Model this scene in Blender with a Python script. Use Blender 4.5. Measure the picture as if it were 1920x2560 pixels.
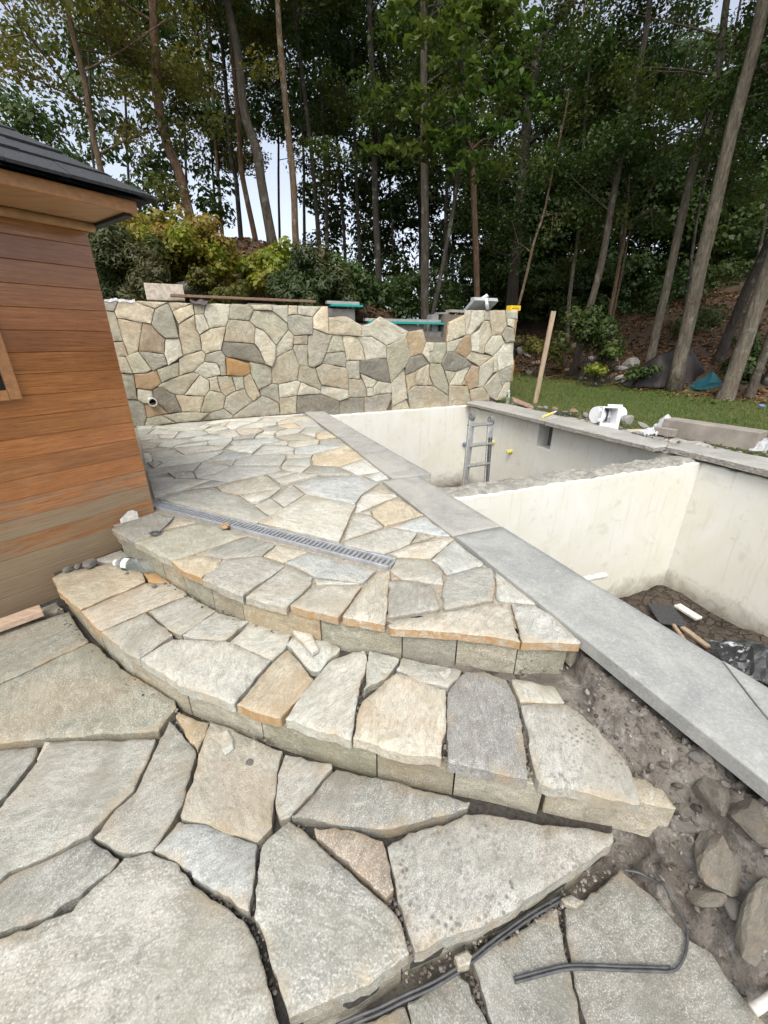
import bpy, bmesh, math, random
import numpy as np
from mathutils import Vector, Matrix, noise as mnoise
from mathutils.geometry import delaunay_2d_cdt

# ------------------------------------------------------------------ scene, camera, world, sun
scene = bpy.context.scene
for o in list(bpy.data.objects):
    bpy.data.objects.remove(o, do_unlink=True)
COL = scene.collection
R = math.radians

FPX = 1010.0                      # focal length in pixels of the 1920 x 2560 photograph
PITCH = R(23.0)
CAM_H = 1.2                       # camera height above the upper patio (z = 0)
cam_data = bpy.data.cameras.new('camera')
cam_data.sensor_fit = 'VERTICAL'
cam_data.sensor_height = 36.0
cam_data.lens = 36.0 * FPX / 2560.0
cam_data.clip_start = 0.02
cam_data.clip_end = 3000.0
cam = bpy.data.objects.new('camera', cam_data)
cam.location = (0, 0, CAM_H)
cam.rotation_euler = (R(90) - PITCH, 0, 0)
COL.objects.link(cam)
scene.camera = cam

SUN_EL, SUN_AZ = R(56), R(190)    # azimuth measured from +Y clockwise (towards +X)
world = bpy.data.worlds.new('World')
scene.world = world
world.use_nodes = True
nt = world.node_tree
for n in list(nt.nodes):
    nt.nodes.remove(n)
wo = nt.nodes.new('ShaderNodeOutputWorld')
bg = nt.nodes.new('ShaderNodeBackground')
sky = nt.nodes.new('ShaderNodeTexSky')
sky.sky_type = 'NISHITA'
sky.sun_disc = False
sky.sun_elevation = SUN_EL
sky.sun_rotation = SUN_AZ
sky.air_density = 0.8
sky.dust_density = 3.0
sky.ozone_density = 1.0
bg.inputs['Strength'].default_value = 0.15
hs = nt.nodes.new('ShaderNodeHueSaturation')      # thin overcast: paler than a clear sky
hs.inputs['Saturation'].default_value = 0.45
nt.links.new(sky.outputs[0], hs.inputs['Color'])
nt.links.new(hs.outputs[0], bg.inputs[0])
nt.links.new(bg.outputs[0], wo.inputs[0])

sun_data = bpy.data.lights.new('sun', 'SUN')
sun_data.energy = 1.2
sun_data.angle = R(40)
sun_data.color = (1.0, 0.94, 0.83)
sun = bpy.data.objects.new('sun', sun_data)
sd = Vector((math.sin(SUN_AZ) * math.cos(SUN_EL), math.cos(SUN_AZ) * math.cos(SUN_EL), math.sin(SUN_EL)))
sun.rotation_euler = sd.to_track_quat('Z', 'Y').to_euler()
sun.location = (0, -5, 20)
COL.objects.link(sun)

vs = scene.view_settings
vs.view_transform = 'Standard'
vs.look = 'None'
vs.exposure = 0.96
vs.gamma = 1.0
vs.use_curve_mapping = False

cy = scene.cycles
cy.max_bounces = 4; cy.diffuse_bounces = 2; cy.glossy_bounces = 2; cy.transmission_bounces = 4; cy.transparent_max_bounces = 8

rng = np.random.default_rng(7)
random.seed(7)

# levels (metres): upper patio, step, lower patio, landing
ZD, ZC, ZB, ZA = 0.0, -0.18, -0.345, -0.51

# ------------------------------------------------------------------ photo geometry helpers
CP, SP = math.cos(PITCH), math.sin(PITCH)
CROPS = {'X': (0, 0, 1.0), 'W1': (240, 720, .36166), 'W2': (760, 720, .36166), 'P1': (340, 1010, .4581), 'P2': (260, 1220, .44605),
         'P3': (860, 1160, .38577), 'P4': (100, 1360, .48222), 'P5': (700, 1500, .60277), 'P6': (0, 1700, .60277),
         'P7': (900, 1900, .61483), 'Q1': (340, 1020, .24111), 'Q2': (660, 1020, .24111), 'Q3': (340, 1150, .24111),
         'T4': (0, 0, .57866), 'T5': (960, 0, .57866), 'C3': (1140, 940, .47016), 'C4': (1200, 700, .434),
         'C5': (0, 280, .25316), 'C6': (0, 800, .36179), 'E6': (1400, 1540, .461), 'E7': (1480, 1380, .26522),
         'S1': (1110, 720, .12055), 'S2': (1460, 980, .12055), 'S3': (1140, 1010, .09644), 'S4': (1260, 940, .14467),
         'S5': (1600, 1020, .19289), 'S6': (150, 1360, .16275), 'S7': (780, 740, .24111), 'S8': (1560, 840, .217), 'V8': (200, 500, .42194)}
def px(c, x, y):
    ox, oy, s = CROPS[c]
    return ox + x * s, oy + y * s
def ray(p):
    u = (p[0] - 960) / FPX; v = (p[1] - 1280) / FPX
    return Vector((u, CP - v * SP, -SP - v * CP))
def atz(p, z):
    d = ray(p); t = (z - CAM_H) / d.z
    return Vector((d.x * t, d.y * t, z))
def aty(p, Y):
    d = ray(p); t = Y / d.y
    return Vector((d.x * t, Y, CAM_H + d.z * t))
def onplane(p, P0, n):
    d = ray(p); C = Vector((0, 0, CAM_H))
    t = (P0 - C).dot(n) / d.dot(n)
    return C + d * t
def parse(txt):
    out = []
    for ln in txt.strip().splitlines():
        ln = ln.split('#')[0].strip()
        if not ln: continue
        a = ln.split()
        out.append((a[1], [px(a[0], *map(float, q.split(','))) for q in a[2:]]))
    return out

# ------------------------------------------------------------------ object helpers
def tag(o, label=None, cat=None, group=None, kind=None):
    if label: o['label'] = label
    if cat: o['category'] = cat
    if group: o['group'] = group
    if kind: o['kind'] = kind
    return o
def link(o, parent=None):
    COL.objects.link(o)
    if parent is not None: o.parent = parent
    return o
def empty(name, loc=(0, 0, 0)):
    o = bpy.data.objects.new(name, None); o.location = loc; o.empty_display_size = .1
    return link(o)
def make(name, verts, faces, mat, parent=None, smooth=False, mats=None, fmat=None, color=None):
    """one mesh object; verts in world space (shifted to the parent's location)"""
    off = parent.location if parent is not None else Vector((0, 0, 0))
    if parent is not None and parent.parent is not None: off = off + parent.parent.location
    me = bpy.data.meshes.new(name)
    me.from_pydata([(v[0] - off[0], v[1] - off[1], v[2] - off[2]) for v in verts], [], faces)
    for m in (mats or [mat]): me.materials.append(m)
    if fmat is not None: me.polygons.foreach_set('material_index', fmat)
    if smooth: me.polygons.foreach_set('use_smooth', [True] * len(me.polygons))
    me.update()
    o = bpy.data.objects.new(name, me)
    if color: o.color = color
    return link(o, parent)
def bm_make(name, bm, mat, parent=None, smooth=False, color=None):
    off = parent.location if parent is not None else Vector((0, 0, 0))
    if parent is not None and parent.parent is not None: off = off + parent.parent.location
    bmesh.ops.recalc_face_normals(bm, faces=bm.faces)
    bmesh.ops.translate(bm, verts=bm.verts, vec=-Vector(off))
    me = bpy.data.meshes.new(name); bm.to_mesh(me); bm.free()
    me.materials.append(mat)
    if smooth: me.polygons.foreach_set('use_smooth', [True] * len(me.polygons))
    o = bpy.data.objects.new(name, me)
    if color: o.color = color
    return link(o, parent)
def frame_box(bm, c, ax, ay, az, hx, hy, hz, bevel=0.0):
    c, ax, ay, az = Vector(c), Vector(ax), Vector(ay), Vector(az)
    vs_ = [bm.verts.new(c + ax * (hx * i) + ay * (hy * j) + az * (hz * k)) for i in (-1, 1) for j in (-1, 1) for k in (-1, 1)]
    fs = [bm.faces.new([vs_[i] for i in q]) for q in ((0, 1, 3, 2), (4, 6, 7, 5), (0, 4, 5, 1), (2, 3, 7, 6), (0, 2, 6, 4), (1, 5, 7, 3))]
    if bevel:
        es = {e for f in fs for e in f.edges}
        bmesh.ops.bevel(bm, geom=list(es), offset=bevel, segments=1, affect='EDGES')
    return bm
def box(name, c, ax, ay, az, hx, hy, hz, mat, parent=None, bevel=0.0, color=None):
    bm = bmesh.new(); frame_box(bm, c, ax, ay, az, hx, hy, hz, bevel)
    return bm_make(name, bm, mat, parent, color=color)
def tube(pts, rad, sides=8, cap=True, wob=0.0):
    """verts, faces of a tube along pts with radius list"""
    pts = [Vector(p) for p in pts]; V = []; F = []
    n = len(pts); prev = None
    for i, p in enumerate(pts):
        t = (pts[min(i + 1, n - 1)] - pts[max(i - 1, 0)]).normalized()
        if prev is None:
            a = t.orthogonal().normalized()
        else:
            a = (prev - t * prev.dot(t)).normalized()
        prev = a; b = t.cross(a)
        r = rad[i] if hasattr(rad, '__len__') else rad
        for k in range(sides):
            an = 2 * math.pi * k / sides
            rr = r * (1 + (wob * mnoise.noise(Vector((p.x * 3 + math.cos(an), p.y * 3 + math.sin(an), p.z * 1.3))) if wob else 0))
            V.append(p + a * (rr * math.cos(an)) + b * (rr * math.sin(an)))
    for i in range(n - 1):
        for k in range(sides):
            k2 = (k + 1) % sides
            F.append((i * sides + k, i * sides + k2, (i + 1) * sides + k2, (i + 1) * sides + k))
    if cap:
        F.append(tuple(range(sides - 1, -1, -1))); F.append(tuple((n - 1) * sides + k for k in range(sides)))
    return V, F
def merge(parts):
    V = []; F = []
    for v, f in parts:
        o = len(V); V += list(v); F += [tuple(i + o for i in q) for q in f]
    return V, F
def catmull(pts, per=5):
    pts = [Vector(p) for p in pts]; out = []
    if len(pts) < 3:
        return [pts[0].lerp(pts[-1], i / per) for i in range(per + 1)]
    P = [pts[0] * 2 - pts[1]] + pts + [pts[-1] * 2 - pts[-2]]
    for i in range(1, len(P) - 2):
        for k in range(per):
            t = k / per
            a, b, c, d = P[i - 1], P[i], P[i + 1], P[i + 2]
            out.append(.5 * ((2 * b) + (c - a) * t + (2 * a - 5 * b + 4 * c - d) * t * t + (3 * b - a - 3 * c + d) * t ** 3))
    out.append(pts[-1])
    return out
def lathe(prof, origin, axis, sides=20):
    """prof: (distance along axis, radius)"""
    axis = Vector(axis).normalized(); a = axis.orthogonal().normalized(); b = axis.cross(a); o = Vector(origin)
    V = []; F = []
    for h, r in prof:
        for k in range(sides):
            an = 2 * math.pi * k / sides
            V.append(o + axis * h + a * (r * math.cos(an)) + b * (r * math.sin(an)))
    for i in range(len(prof) - 1):
        for k in range(sides):
            k2 = (k + 1) % sides
            F.append((i * sides + k, i * sides + k2, (i + 1) * sides + k2, (i + 1) * sides + k))
    return V, F
def rock_mesh(name, seed, sub=2, flat=.6):
    bm = bmesh.new(); bmesh.ops.create_icosphere(bm, subdivisions=sub, radius=1)
    r = random.Random(seed)
    ns = [Vector((r.gauss(0, 1), r.gauss(0, 1), r.gauss(0, 1))).normalized() for _ in range(9)]
    ds = [r.uniform(.55, .9) for _ in ns]
    for v in bm.verts:
        for n_, d in zip(ns, ds):
            q = v.co.dot(n_)
            if q > d: v.co -= n_ * (q - d) * .9
        v.co *= 1 + .12 * mnoise.noise(v.co * 2.3 + Vector((seed, 0, 0)))
        v.co.z *= flat
    me = bpy.data.meshes.new(name); bm.to_mesh(me); bm.free()
    return me
# ------------------------------------------------------------------ materials
class NB:
    def __init__(self, name):
        self.m = bpy.data.materials.new(name); self.m.use_nodes = True
        self.t = self.m.node_tree
        for n in list(self.t.nodes): self.t.nodes.remove(n)
        self.out = self.t.nodes.new('ShaderNodeOutputMaterial')
    def n(self, typ, **kw):
        nd = self.t.nodes.new('ShaderNode' + typ)
        for k, v in kw.items():
            if k == 'inp':
                for kk, vv in v.items():
                    s = nd.inputs[kk]
                    if hasattr(vv, 'is_output') or isinstance(vv, bpy.types.NodeSocket): self.t.links.new(vv, s)
                    else: s.default_value = vv
            else: setattr(nd, k, v)
        return nd
    def link(self, a, b): self.t.links.new(a, b)
    def mix(self, fac, a, b, mode='MIX'):
        nd = self.n('Mix', data_type='RGBA', blend_type=mode)
        for s, v in ((nd.inputs[0], fac), (nd.inputs[6], a), (nd.inputs[7], b)):
            if isinstance(v, bpy.types.NodeSocket): self.link(v, s)
            else: s.default_value = v if not isinstance(v, tuple) or len(v) == 4 else (*v, 1)
        return nd.outputs[2]
    def math(self, op, a, b=0.0, c=None, clamp=False):
        nd = self.n('Math', operation=op); nd.use_clamp = clamp
        for i, v in enumerate((a, b) if c is None else (a, b, c)):
            if isinstance(v, bpy.types.NodeSocket): self.link(v, nd.inputs[i])
            else: nd.inputs[i].default_value = v
        return nd.outputs[0]
    def ramp(self, fac, stops):
        nd = self.n('ValToRGB'); el = nd.color_ramp.elements
        while len(el) < len(stops): el.new(.5)
        for e, (p, c) in zip(el, stops):
            e.position = p; e.color = (c, c, c, 1) if not isinstance(c, tuple) else (*c, 1)
        self.link(fac, nd.inputs[0])
        return nd.outputs[0]
    def coords(self, scale=(1, 1, 1), rnd=True, kind='Object', rscale=False):
        tc = self.n('TexCoord')
        v = tc.outputs[kind]
        if rnd:
            oi = self.n('ObjectInfo')
            sc = self.n('VectorMath', operation='MULTIPLY_ADD')
            cb = self.n('CombineXYZ')
            self.link(oi.outputs['Random'], cb.inputs[0])
            self.link(self.math('MULTIPLY', oi.outputs['Random'], 7.3), cb.inputs[1])
            self.link(self.math('MULTIPLY', oi.outputs['Random'], 3.1), cb.inputs[2])
            self.link(cb.outputs[0], sc.inputs[0]); sc.inputs[1].default_value = (17, 13, 11); self.link(v, sc.inputs[2])
            v = sc.outputs[0]
            if rscale:
                s2 = self.n('VectorMath', operation='SCALE'); self.link(v, s2.inputs[0]); self.link(self.math('MULTIPLY_ADD', self.math('FRACT', self.math('MULTIPLY', oi.outputs['Random'], 37.7)), 1.0, .65), s2.inputs['Scale']); v = s2.outputs[0]
        mp = self.n('Mapping'); mp.inputs['Scale'].default_value = scale
        self.link(v, mp.inputs['Vector'])
        return mp.outputs[0]
    def noise(self, vec, scale, detail=4, rough=.55, dist=0.0):
        nd = self.n('TexNoise'); nd.inputs['Scale'].default_value = scale; nd.inputs['Detail'].default_value = detail
        nd.inputs['Roughness'].default_value = rough; nd.inputs['Distortion'].default_value = dist
        self.link(vec, nd.inputs['Vector'])
        return nd.outputs['Fac']
    def voro(self, vec, scale, feature='F1'):
        nd = self.n('TexVoronoi'); nd.feature = feature; nd.inputs['Scale'].default_value = scale
        self.link(vec, nd.inputs['Vector'])
        return nd.outputs['Distance']
    def bump(self, h, strength, dist, prev=None):
        nd = self.n('Bump'); nd.inputs['Strength'].default_value = strength; nd.inputs['Distance'].default_value = dist
        self.link(h, nd.inputs['Height'])
        if prev is not None: self.link(prev, nd.inputs['Normal'])
        return nd.outputs[0]
    def bsdf(self, color, rough=.7, normal=None, **kw):
        p = self.n('BsdfPrincipled')
        for k, v in (('Base Color', color), ('Roughness', rough), *kw.items()):
            if isinstance(v, bpy.types.NodeSocket): self.link(v, p.inputs[k])
            else: p.inputs[k].default_value = (*v, 1) if isinstance(v, tuple) and len(v) == 3 else v
        if normal is not None: self.link(normal, p.inputs['Normal'])
        self.link(p.outputs[0], self.out.inputs[0])
        return self.m

def mat_stone(name, spots=0.0, relief=1.0, edge=0.0):
    b = NB(name)
    oi = b.n('ObjectInfo')
    col = oi.outputs['Color']; rust = oi.outputs['Alpha']
    v = b.coords((1, 1, 1), rscale=True); vg = b.coords((1, 2.3, 2.3), rscale=True)
    big = b.noise(v, 2.6, 4, .6, .8)
    grain = b.noise(vg, 11, 6, .78, 1.0)
    vs5 = b.coords((1, 6, 6), rscale=True)
    streak = b.noise(vs5, 9, 4, .7, 1.2)
    fine = b.noise(v, 210, 2, .6)
    mid = b.noise(v, 24, 5, .75, .5)
    c = b.mix(b.ramp(grain, [(.36, 0.0), (.64, 1.0)]), b.mix(1.0, col, (.66, .67, .64), 'MULTIPLY'), b.mix(1.0, col, (1.2, 1.2, 1.18), 'MULTIPLY'))
    c = b.mix(b.math('MULTIPLY', b.ramp(streak, [(.56, 0.0), (.64, 1.0)]), .45), c, b.mix(1.0, col, (.55, .55, .52), 'MULTIPLY'))
    c = b.mix(b.math('MULTIPLY', b.ramp(streak, [(.33, 1.0), (.42, 0.0)]), .4), c, b.mix(1.0, col, (1.35, 1.35, 1.33), 'MULTIPLY'))
    c = b.mix(b.math('MULTIPLY', b.ramp(fine, [(.54, 0.0), (.68, 1.0)]), .4), c, (.85, .85, .82))
    c = b.mix(b.math('MULTIPLY', b.ramp(fine, [(.32, 1.0), (.45, 0.0)]), .5), c, (.15, .145, .13))
    c = b.mix(b.math('MULTIPLY', b.ramp(mid, [(.55, 0.0), (.68, 1.0)]), .5), c, (.17, .165, .145))
    c = b.mix(b.math('MULTIPLY', b.ramp(mid, [(.30, 1.0), (.43, 0.0)]), .3), c, (.78, .78, .74))
    c = b.mix(b.math('MULTIPLY', b.ramp(big, [(.48, 0.0), (.66, 1.0)]), .55), c, b.mix(1.0, col, (.66, .65, .59), 'MULTIPLY'))
    c = b.mix(b.math('MULTIPLY', b.ramp(big, [(.28, 1.0), (.42, 0.0)]), .4), c, b.mix(1.0, col, (1.25, 1.25, 1.25), 'MULTIPLY'))
    rn = b.noise(v, 2.2, 4, .6, .8)
    rf = b.math('MULTIPLY', b.ramp(b.math('ADD', rn, b.math('MULTIPLY', rust, .3)), [(.54, 0.0), (.70, 1.0)]), b.math('ADD', b.math('MULTIPLY', rust, .85), .05), clamp=True)
    c = b.mix(rf, c, b.mix(grain, (.50, .33, .15), (.30, .15, .055)))
    if spots:
        vd = b.n('TexVoronoi'); vd.inputs['Scale'].default_value = 44; b.link(v, vd.inputs['Vector'])
        m1 = b.math('MULTIPLY', b.ramp(vd.outputs['Distance'], [(.2, 1.0), (.42, 0.0)]), b.ramp(b.noise(v, 6, 3, .6), [(.42, 0.0), (.62, 1.0)]))
        c = b.mix(b.math('MULTIPLY', m1, spots), c, (.10, .095, .09))
    dots = b.n('TexVoronoi'); dots.inputs['Scale'].default_value = 16; b.link(v, dots.inputs['Vector'])
    dm = b.math('MULTIPLY', b.ramp(dots.outputs['Distance'], [(.035, 1.0), (.10, 0.0)]), b.ramp(b.noise(v, 9, 2), [(.5, 0.0), (.6, 1.0)]))
    c = b.mix(b.math('MULTIPLY', dm, .7), c, (.09, .085, .08))
    rim = b.n('Attribute', attribute_name='rim').outputs['Fac']
    rfac = b.math('MULTIPLY', b.math('MULTIPLY', rim, rim), b.ramp(b.noise(v, 4.5, 4, .65, .8), [(.47, 0.0), (.62, 1.0)]))
    c = b.mix(b.math('MULTIPLY', rfac, .45), c, b.mix(grain, (.47, .38, .23), (.31, .205, .105)))
    d2 = b.n('TexVoronoi'); d2.inputs['Scale'].default_value = 58; b.link(v, d2.inputs['Vector'])
    dm2 = b.math('MULTIPLY', b.ramp(d2.outputs['Distance'], [(.07, 1.0), (.2, 0.0)]), b.ramp(b.noise(v, 5, 4, .7), [(.46, 0.0), (.6, 1.0)]))
    c = b.mix(b.math('MULTIPLY', dm2, .6), c, (.11, .105, .095))
    if edge:
        c = b.mix(b.math('ADD', .15, b.math('MULTIPLY', b.ramp(mid, [(.38, 0.0), (.58, 1.0)]), edge)), c, b.mix(grain, (.50, .31, .12), (.28, .13, .045)))
    cl_ = b.noise(b.coords((1, 1.6, 1.6), rscale=True), 3.4, 4, .55, 1.4)
    ter = b.math('SNAP', cl_, .07)
    tf = b.math('FRACT', b.math('DIVIDE', cl_, .07))
    c = b.mix(b.math('MULTIPLY', b.ramp(tf, [(.0, 1.0), (.10, 0.0)]), .4), c, b.mix(1.0, col, (.45, .44, .40), 'MULTIPLY'))
    h = b.math('ADD', b.math('ADD', b.math('MULTIPLY', grain, .8), b.math('MULTIPLY', big, 1.0)), b.math('MULTIPLY', ter, 3.0))
    nrm = b.bump(h, .32 * relief, .010)
    nrm = b.bump(fine, .22, .002, nrm)
    return b.bsdf(c, .78, nrm, **{'Specular IOR Level': .35})

def mat_simple(name, col, rough=.6, nscale=12, var=.18, bump=.2, bdist=.004, metal=0.0, detail=4, stretch=(1, 1, 1), usecol=False, **kw):
    b = NB(name)
    v = b.coords(stretch)
    nz = b.noise(v, nscale, detail, .6)
    base = b.n('ObjectInfo').outputs['Color'] if usecol else col
    lo = b.mix(1.0, base, (1 - var,) * 3, 'MULTIPLY'); hi = b.mix(1.0, base, (1 + var,) * 3, 'MULTIPLY')
    c = b.mix(b.ramp(nz, [(.3, 0.0), (.7, 1.0)]), lo, hi)
    nrm = b.bump(nz, bump, bdist)
    return b.bsdf(c, rough, nrm, Metallic=metal, **kw)

M = {}
M['stone'] = mat_stone('flagstone')
M['stone_spot'] = mat_stone('flagstone_lichen', spots=.75)
M['stone_edge'] = mat_stone('flagstone_split_edge', relief=1.8)
M['stone_rust'] = mat_stone('flagstone_rusty_edge', relief=1.8, edge=.72)
M['wallstone'] = mat_stone('wall_stone_face', relief=3.2)

def mat_coping(name, col):
    b = NB(name); v = b.coords()
    n1 = b.noise(v, 3, 8, .7, .8); n2 = b.noise(v, 90, 5, .75)
    n3 = b.noise(v, 16, 7, .72, 1.0)
    c = b.mix(b.ramp(n1, [(.36, 0.0), (.64, 1.0)]), b.mix(1.0, col, (.78, .79, .8), 'MULTIPLY'), b.mix(1.0, col, (1.12, 1.12, 1.1), 'MULTIPLY'))
    c = b.mix(b.math('MULTIPLY', b.ramp(n2, [(.53, 0.0), (.68, 1.0)]), .28), c, (.72, .73, .70))
    c = b.mix(b.math('MULTIPLY', b.ramp(n2, [(.33, 1.0), (.46, 0.0)]), .4), c, (.15, .15, .14))
    c = b.mix(b.math('MULTIPLY', b.ramp(n3, [(.58, 0.0), (.72, 1.0)]), .35), c, (.62, .64, .64))
    c = b.mix(b.math('MULTIPLY', b.ramp(n3, [(.26, 1.0), (.36, 0.0)]), .3), c, (.15, .15, .145))
    return b.bsdf(c, .7, b.bump(n2, .25, .002, b.bump(n3, .2, .004)))
M['bluestone'] = mat_coping('bluestone_coping', (.345, .35, .332))
M['bluestone_dusty'] = mat_coping('bluestone_coping_dusty', (.36, .352, .322))
M['rockface'] = mat_simple('split_rock_edge', (.30, .28, .245), .85, 26, .45, .9, .02, stretch=(1, 1, 3))
M['mortar'] = mat_simple('mortar_bed', (.33, .295, .235), .95, 45, .35, .6, .006)
M['grout'] = mat_simple('wall_joint_mortar', (.14, .122, .098), .95, 40, .3, .6, .006)
M['darkbed'] = mat_simple('stone_dust_bed', (.055, .05, .044), .97, 70, .5, .8, .01)  # bed colour darkened to deepen the contact shadows between stones
def mat_soil():
    b = NB('bare_soil'); v = b.coords(rnd=False)
    n1 = b.noise(v, 4, 6, .65, .4); n2 = b.noise(v, 55, 5, .7); n3 = b.noise(v, 14, 6, .7, .5)
    c = b.mix(b.ramp(n1, [(.35, 0.0), (.65, 1.0)]), (.11, .092, .075), (.24, .218, .19))
    c = b.mix(b.math('MULTIPLY', b.ramp(n3, [(.52, 0.0), (.68, 1.0)]), .7), c, (.40, .385, .35))
    c = b.mix(b.math('MULTIPLY', b.ramp(n2, [(.3, 1.0), (.46, 0.0)]), .7), c, (.05, .042, .035))
    return b.bsdf(c, .97, b.bump(n2, .8, .01, b.bump(n3, .8, .025)))
M['soil'] = mat_soil()
def mat_clod():
    b = NB('mortar_clod'); v = b.coords(rnd=False)
    rp = b.n('NewGeometry').outputs['Random Per Island']
    n1 = b.noise(v, 45, 5, .7)
    c = b.mix(b.ramp(n1, [(.35, 0.0), (.65, 1.0)]), b.mix(1.0, b.ramp(rp, [(.0, (.085, .07, .056)), (.55, (.19, .17, .145)), (1.0, (.36, .345, .31))]), (.6, .6, .6), 'MULTIPLY'), b.ramp(rp, [(.0, (.11, .09, .07)), (.55, (.23, .205, .175)), (1.0, (.42, .40, .36))]))
    return b.bsdf(c, .95, b.bump(n1, .9, .012))
M['clod'] = mat_clod()
M['pebble'] = M['clod']
M['concrete'] = mat_simple('grey_concrete', (.16, .152, .145), .92, 9, .3, .6, .006, detail=8)
M['block'] = mat_simple('concrete_block', (.22, .215, .21), .92, 60, .25, .7, .006)
def mat_beam():
    b = NB('rough_concrete_beam'); v = b.coords(rnd=False)
    n1 = b.noise(v, 9, 7, .7, .6); n2 = b.noise(v, 60, 4, .7)
    c = b.mix(b.ramp(n1, [(.36, 0.0), (.62, 1.0)]), (.20, .19, .165), (.40, .39, .34))
    c = b.mix(b.ramp(n2, [(.62, 0.0), (.75, 1.0)]), c, (.66, .65, .6))
    return b.bsdf(c, .95, b.bump(n1, .9, .03, b.bump(n2, .5, .006)))
M['beam'] = mat_beam()
def mat_plaster():
    b = NB('cream_pool_plaster'); v = b.coords((1, 1, 1), rnd=False); vs_ = b.coords((7, 7, .5), rnd=False)
    n1 = b.noise(v, 1.6, 5, .6, .6); n2 = b.noise(v, 40, 4, .6); n3 = b.noise(vs_, 2.4, 5, .7); n4 = b.noise(v, 5, 6, .7, .8)
    c = b.mix(b.ramp(n1, [(.35, 0.0), (.65, 1.0)]), (.69, .675, .575), (.745, .74, .69))
    c = b.mix(b.math('MULTIPLY', b.ramp(n3, [(.55, 0.0), (.68, 1.0)]), .3), c, (.47, .43, .33))
    c = b.mix(b.math('MULTIPLY', b.ramp(n4, [(.57, 0.0), (.66, 1.0)]), .28), c, (.42, .405, .34))
    zz = b.n('SeparateXYZ'); b.link(b.n('TexCoord').outputs['Object'], zz.inputs[0])
    low = b.ramp(b.math('ADD', b.math('MULTIPLY', zz.outputs[2], -1.0), b.math('MULTIPLY', n4, .35)), [(1.66 / 2, 0.0), (1.0, 1.0)])
    mud = b.math('MULTIPLY', b.math('SUBTRACT', b.math('ADD', b.math('MULTIPLY', zz.outputs[2], -1.0), b.math('MULTIPLY', n4, .5)), 1.72, clamp=True), 2.6, clamp=True)
    c = b.mix(mud, c, (.17, .135, .10))
    return b.bsdf(c, .85, b.bump(n2, .25, .003, b.bump(n4, .35, .012)))
M['plaster'] = mat_plaster()
def mat_mud():
    b = NB('cracked_mud'); v = b.coords(rnd=False)
    dv_ = b.n('VectorMath', operation='MULTIPLY_ADD'); nv_ = b.n('TexNoise'); nv_.inputs['Scale'].default_value = 5; b.link(v, nv_.inputs['Vector']); b.link(nv_.outputs['Color'], dv_.inputs[0]); dv_.inputs[1].default_value = (.35, .35, .35); b.link(v, dv_.inputs[2])
    cr = b.voro(dv_.outputs[0], 6, 'DISTANCE_TO_EDGE'); n1 = b.noise(v, 3, 6, .7, .6); n2 = b.noise(v, 24, 6, .7)
    c = b.mix(b.ramp(n1, [(.35, 0.0), (.65, 1.0)]), (.045, .036, .028), (.11, .085, .062))
    c = b.mix(b.ramp(n2, [(.35, 0.0), (.65, 1.0)]), c, (.07, .052, .038))
    c = b.mix(b.ramp(cr, [(.0, .7), (.05, 0.0)]), c, (.015, .012, .01))
    return b.bsdf(c, b.ramp(n1, [(.4, .35), (.6, .9)]), b.bump(n2, .9, .03, b.bump(b.ramp(cr, [(.0, 0.0), (.08, 1.0)]), .9, .03)))
M['mud'] = mat_mud()
def mat_splash():
    b = NB('splashed_black_plastic'); v = b.coords()
    n = b.noise(v, 9, 6, .75, 1.0)
    return b.bsdf(b.mix(b.ramp(n, [(.57, 0.0), (.60, 1.0)]), (.02, .021, .024), (.45, .47, .50)), .3, b.bump(n, .6, .02))
M['splash'] = mat_splash()

def mat_cedar():
    b = NB('varnished_cedar')
    v = b.coords((1, 1, 1)); vg = b.coords((.5, 11, 11)); vw = b.coords((1, 1, 1), rnd=False, kind='Generated')
    oc = b.n('ObjectInfo').outputs['Color']
    al = b.n('ObjectInfo').outputs['Alpha']
    g1 = b.noise(vg, 8, 8, .72, .6); g2 = b.noise(vg, 34, 4, .6); blot = b.noise(v, 1.6, 5, .6, .6)
    c = b.mix(b.ramp(g1, [(.3, 0.0), (.7, 1.0)]), b.mix(1.0, oc, (.48, .40, .34), 'MULTIPLY'), b.mix(1.0, oc, (1.45, 1.42, 1.3), 'MULTIPLY'))
    c = b.mix(b.math('MULTIPLY', b.ramp(blot, [(.42, 0.0), (.66, 1.0)]), .5), c, b.mix(1.0, oc, (.62, .5, .42), 'MULTIPLY'))
    c = b.mix(b.math('MULTIPLY', b.ramp(g2, [(.52, 0.0), (.64, 1.0)]), .6), c, b.mix(1.0, oc, (.45, .38, .32), 'MULTIPLY'))
    wear = b.ramp(b.math('ADD', b.math('MULTIPLY', b.noise(b.coords((.45, 5, 5)), 4.0, 9, .74, .9), .62), b.math('MULTIPLY', al, .45)), [(.50, 0.0), (.61, 1.0)])
    wear = b.math('MULTIPLY', wear, b.math('MULTIPLY', al, 1.5, clamp=True))
    gm = b.mix(g1, (.17, .14, .085), (.34, .295, .20))
    c = b.mix(b.math('MULTIPLY', wear, .8), c, gm)
    rough = b.math('ADD', b.math('MULTIPLY', blot, .25), b.math('ADD', .06, b.math('MULTIPLY', al, .6)), clamp=True)
    return b.bsdf(c, rough, b.bump(g2, .12, .003), **{'Coat Weight': .5, 'Coat Roughness': .12})
M['cedar'] = mat_cedar()
M['trim'] = mat_simple('cedar_trim', (.40, .19, .075), .5, 4, .22, .15, .003, stretch=(1, 8, 8))
M['soffit'] = mat_simple('soffit_board', (.44, .26, .13), .6, 4, .15, .1, .003, stretch=(1, 6, 6))
M['slate'] = mat_simple('dark_roof_shingle', (.035, .038, .043), .75, 60, .4, .5, .004, usecol=False)
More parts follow.
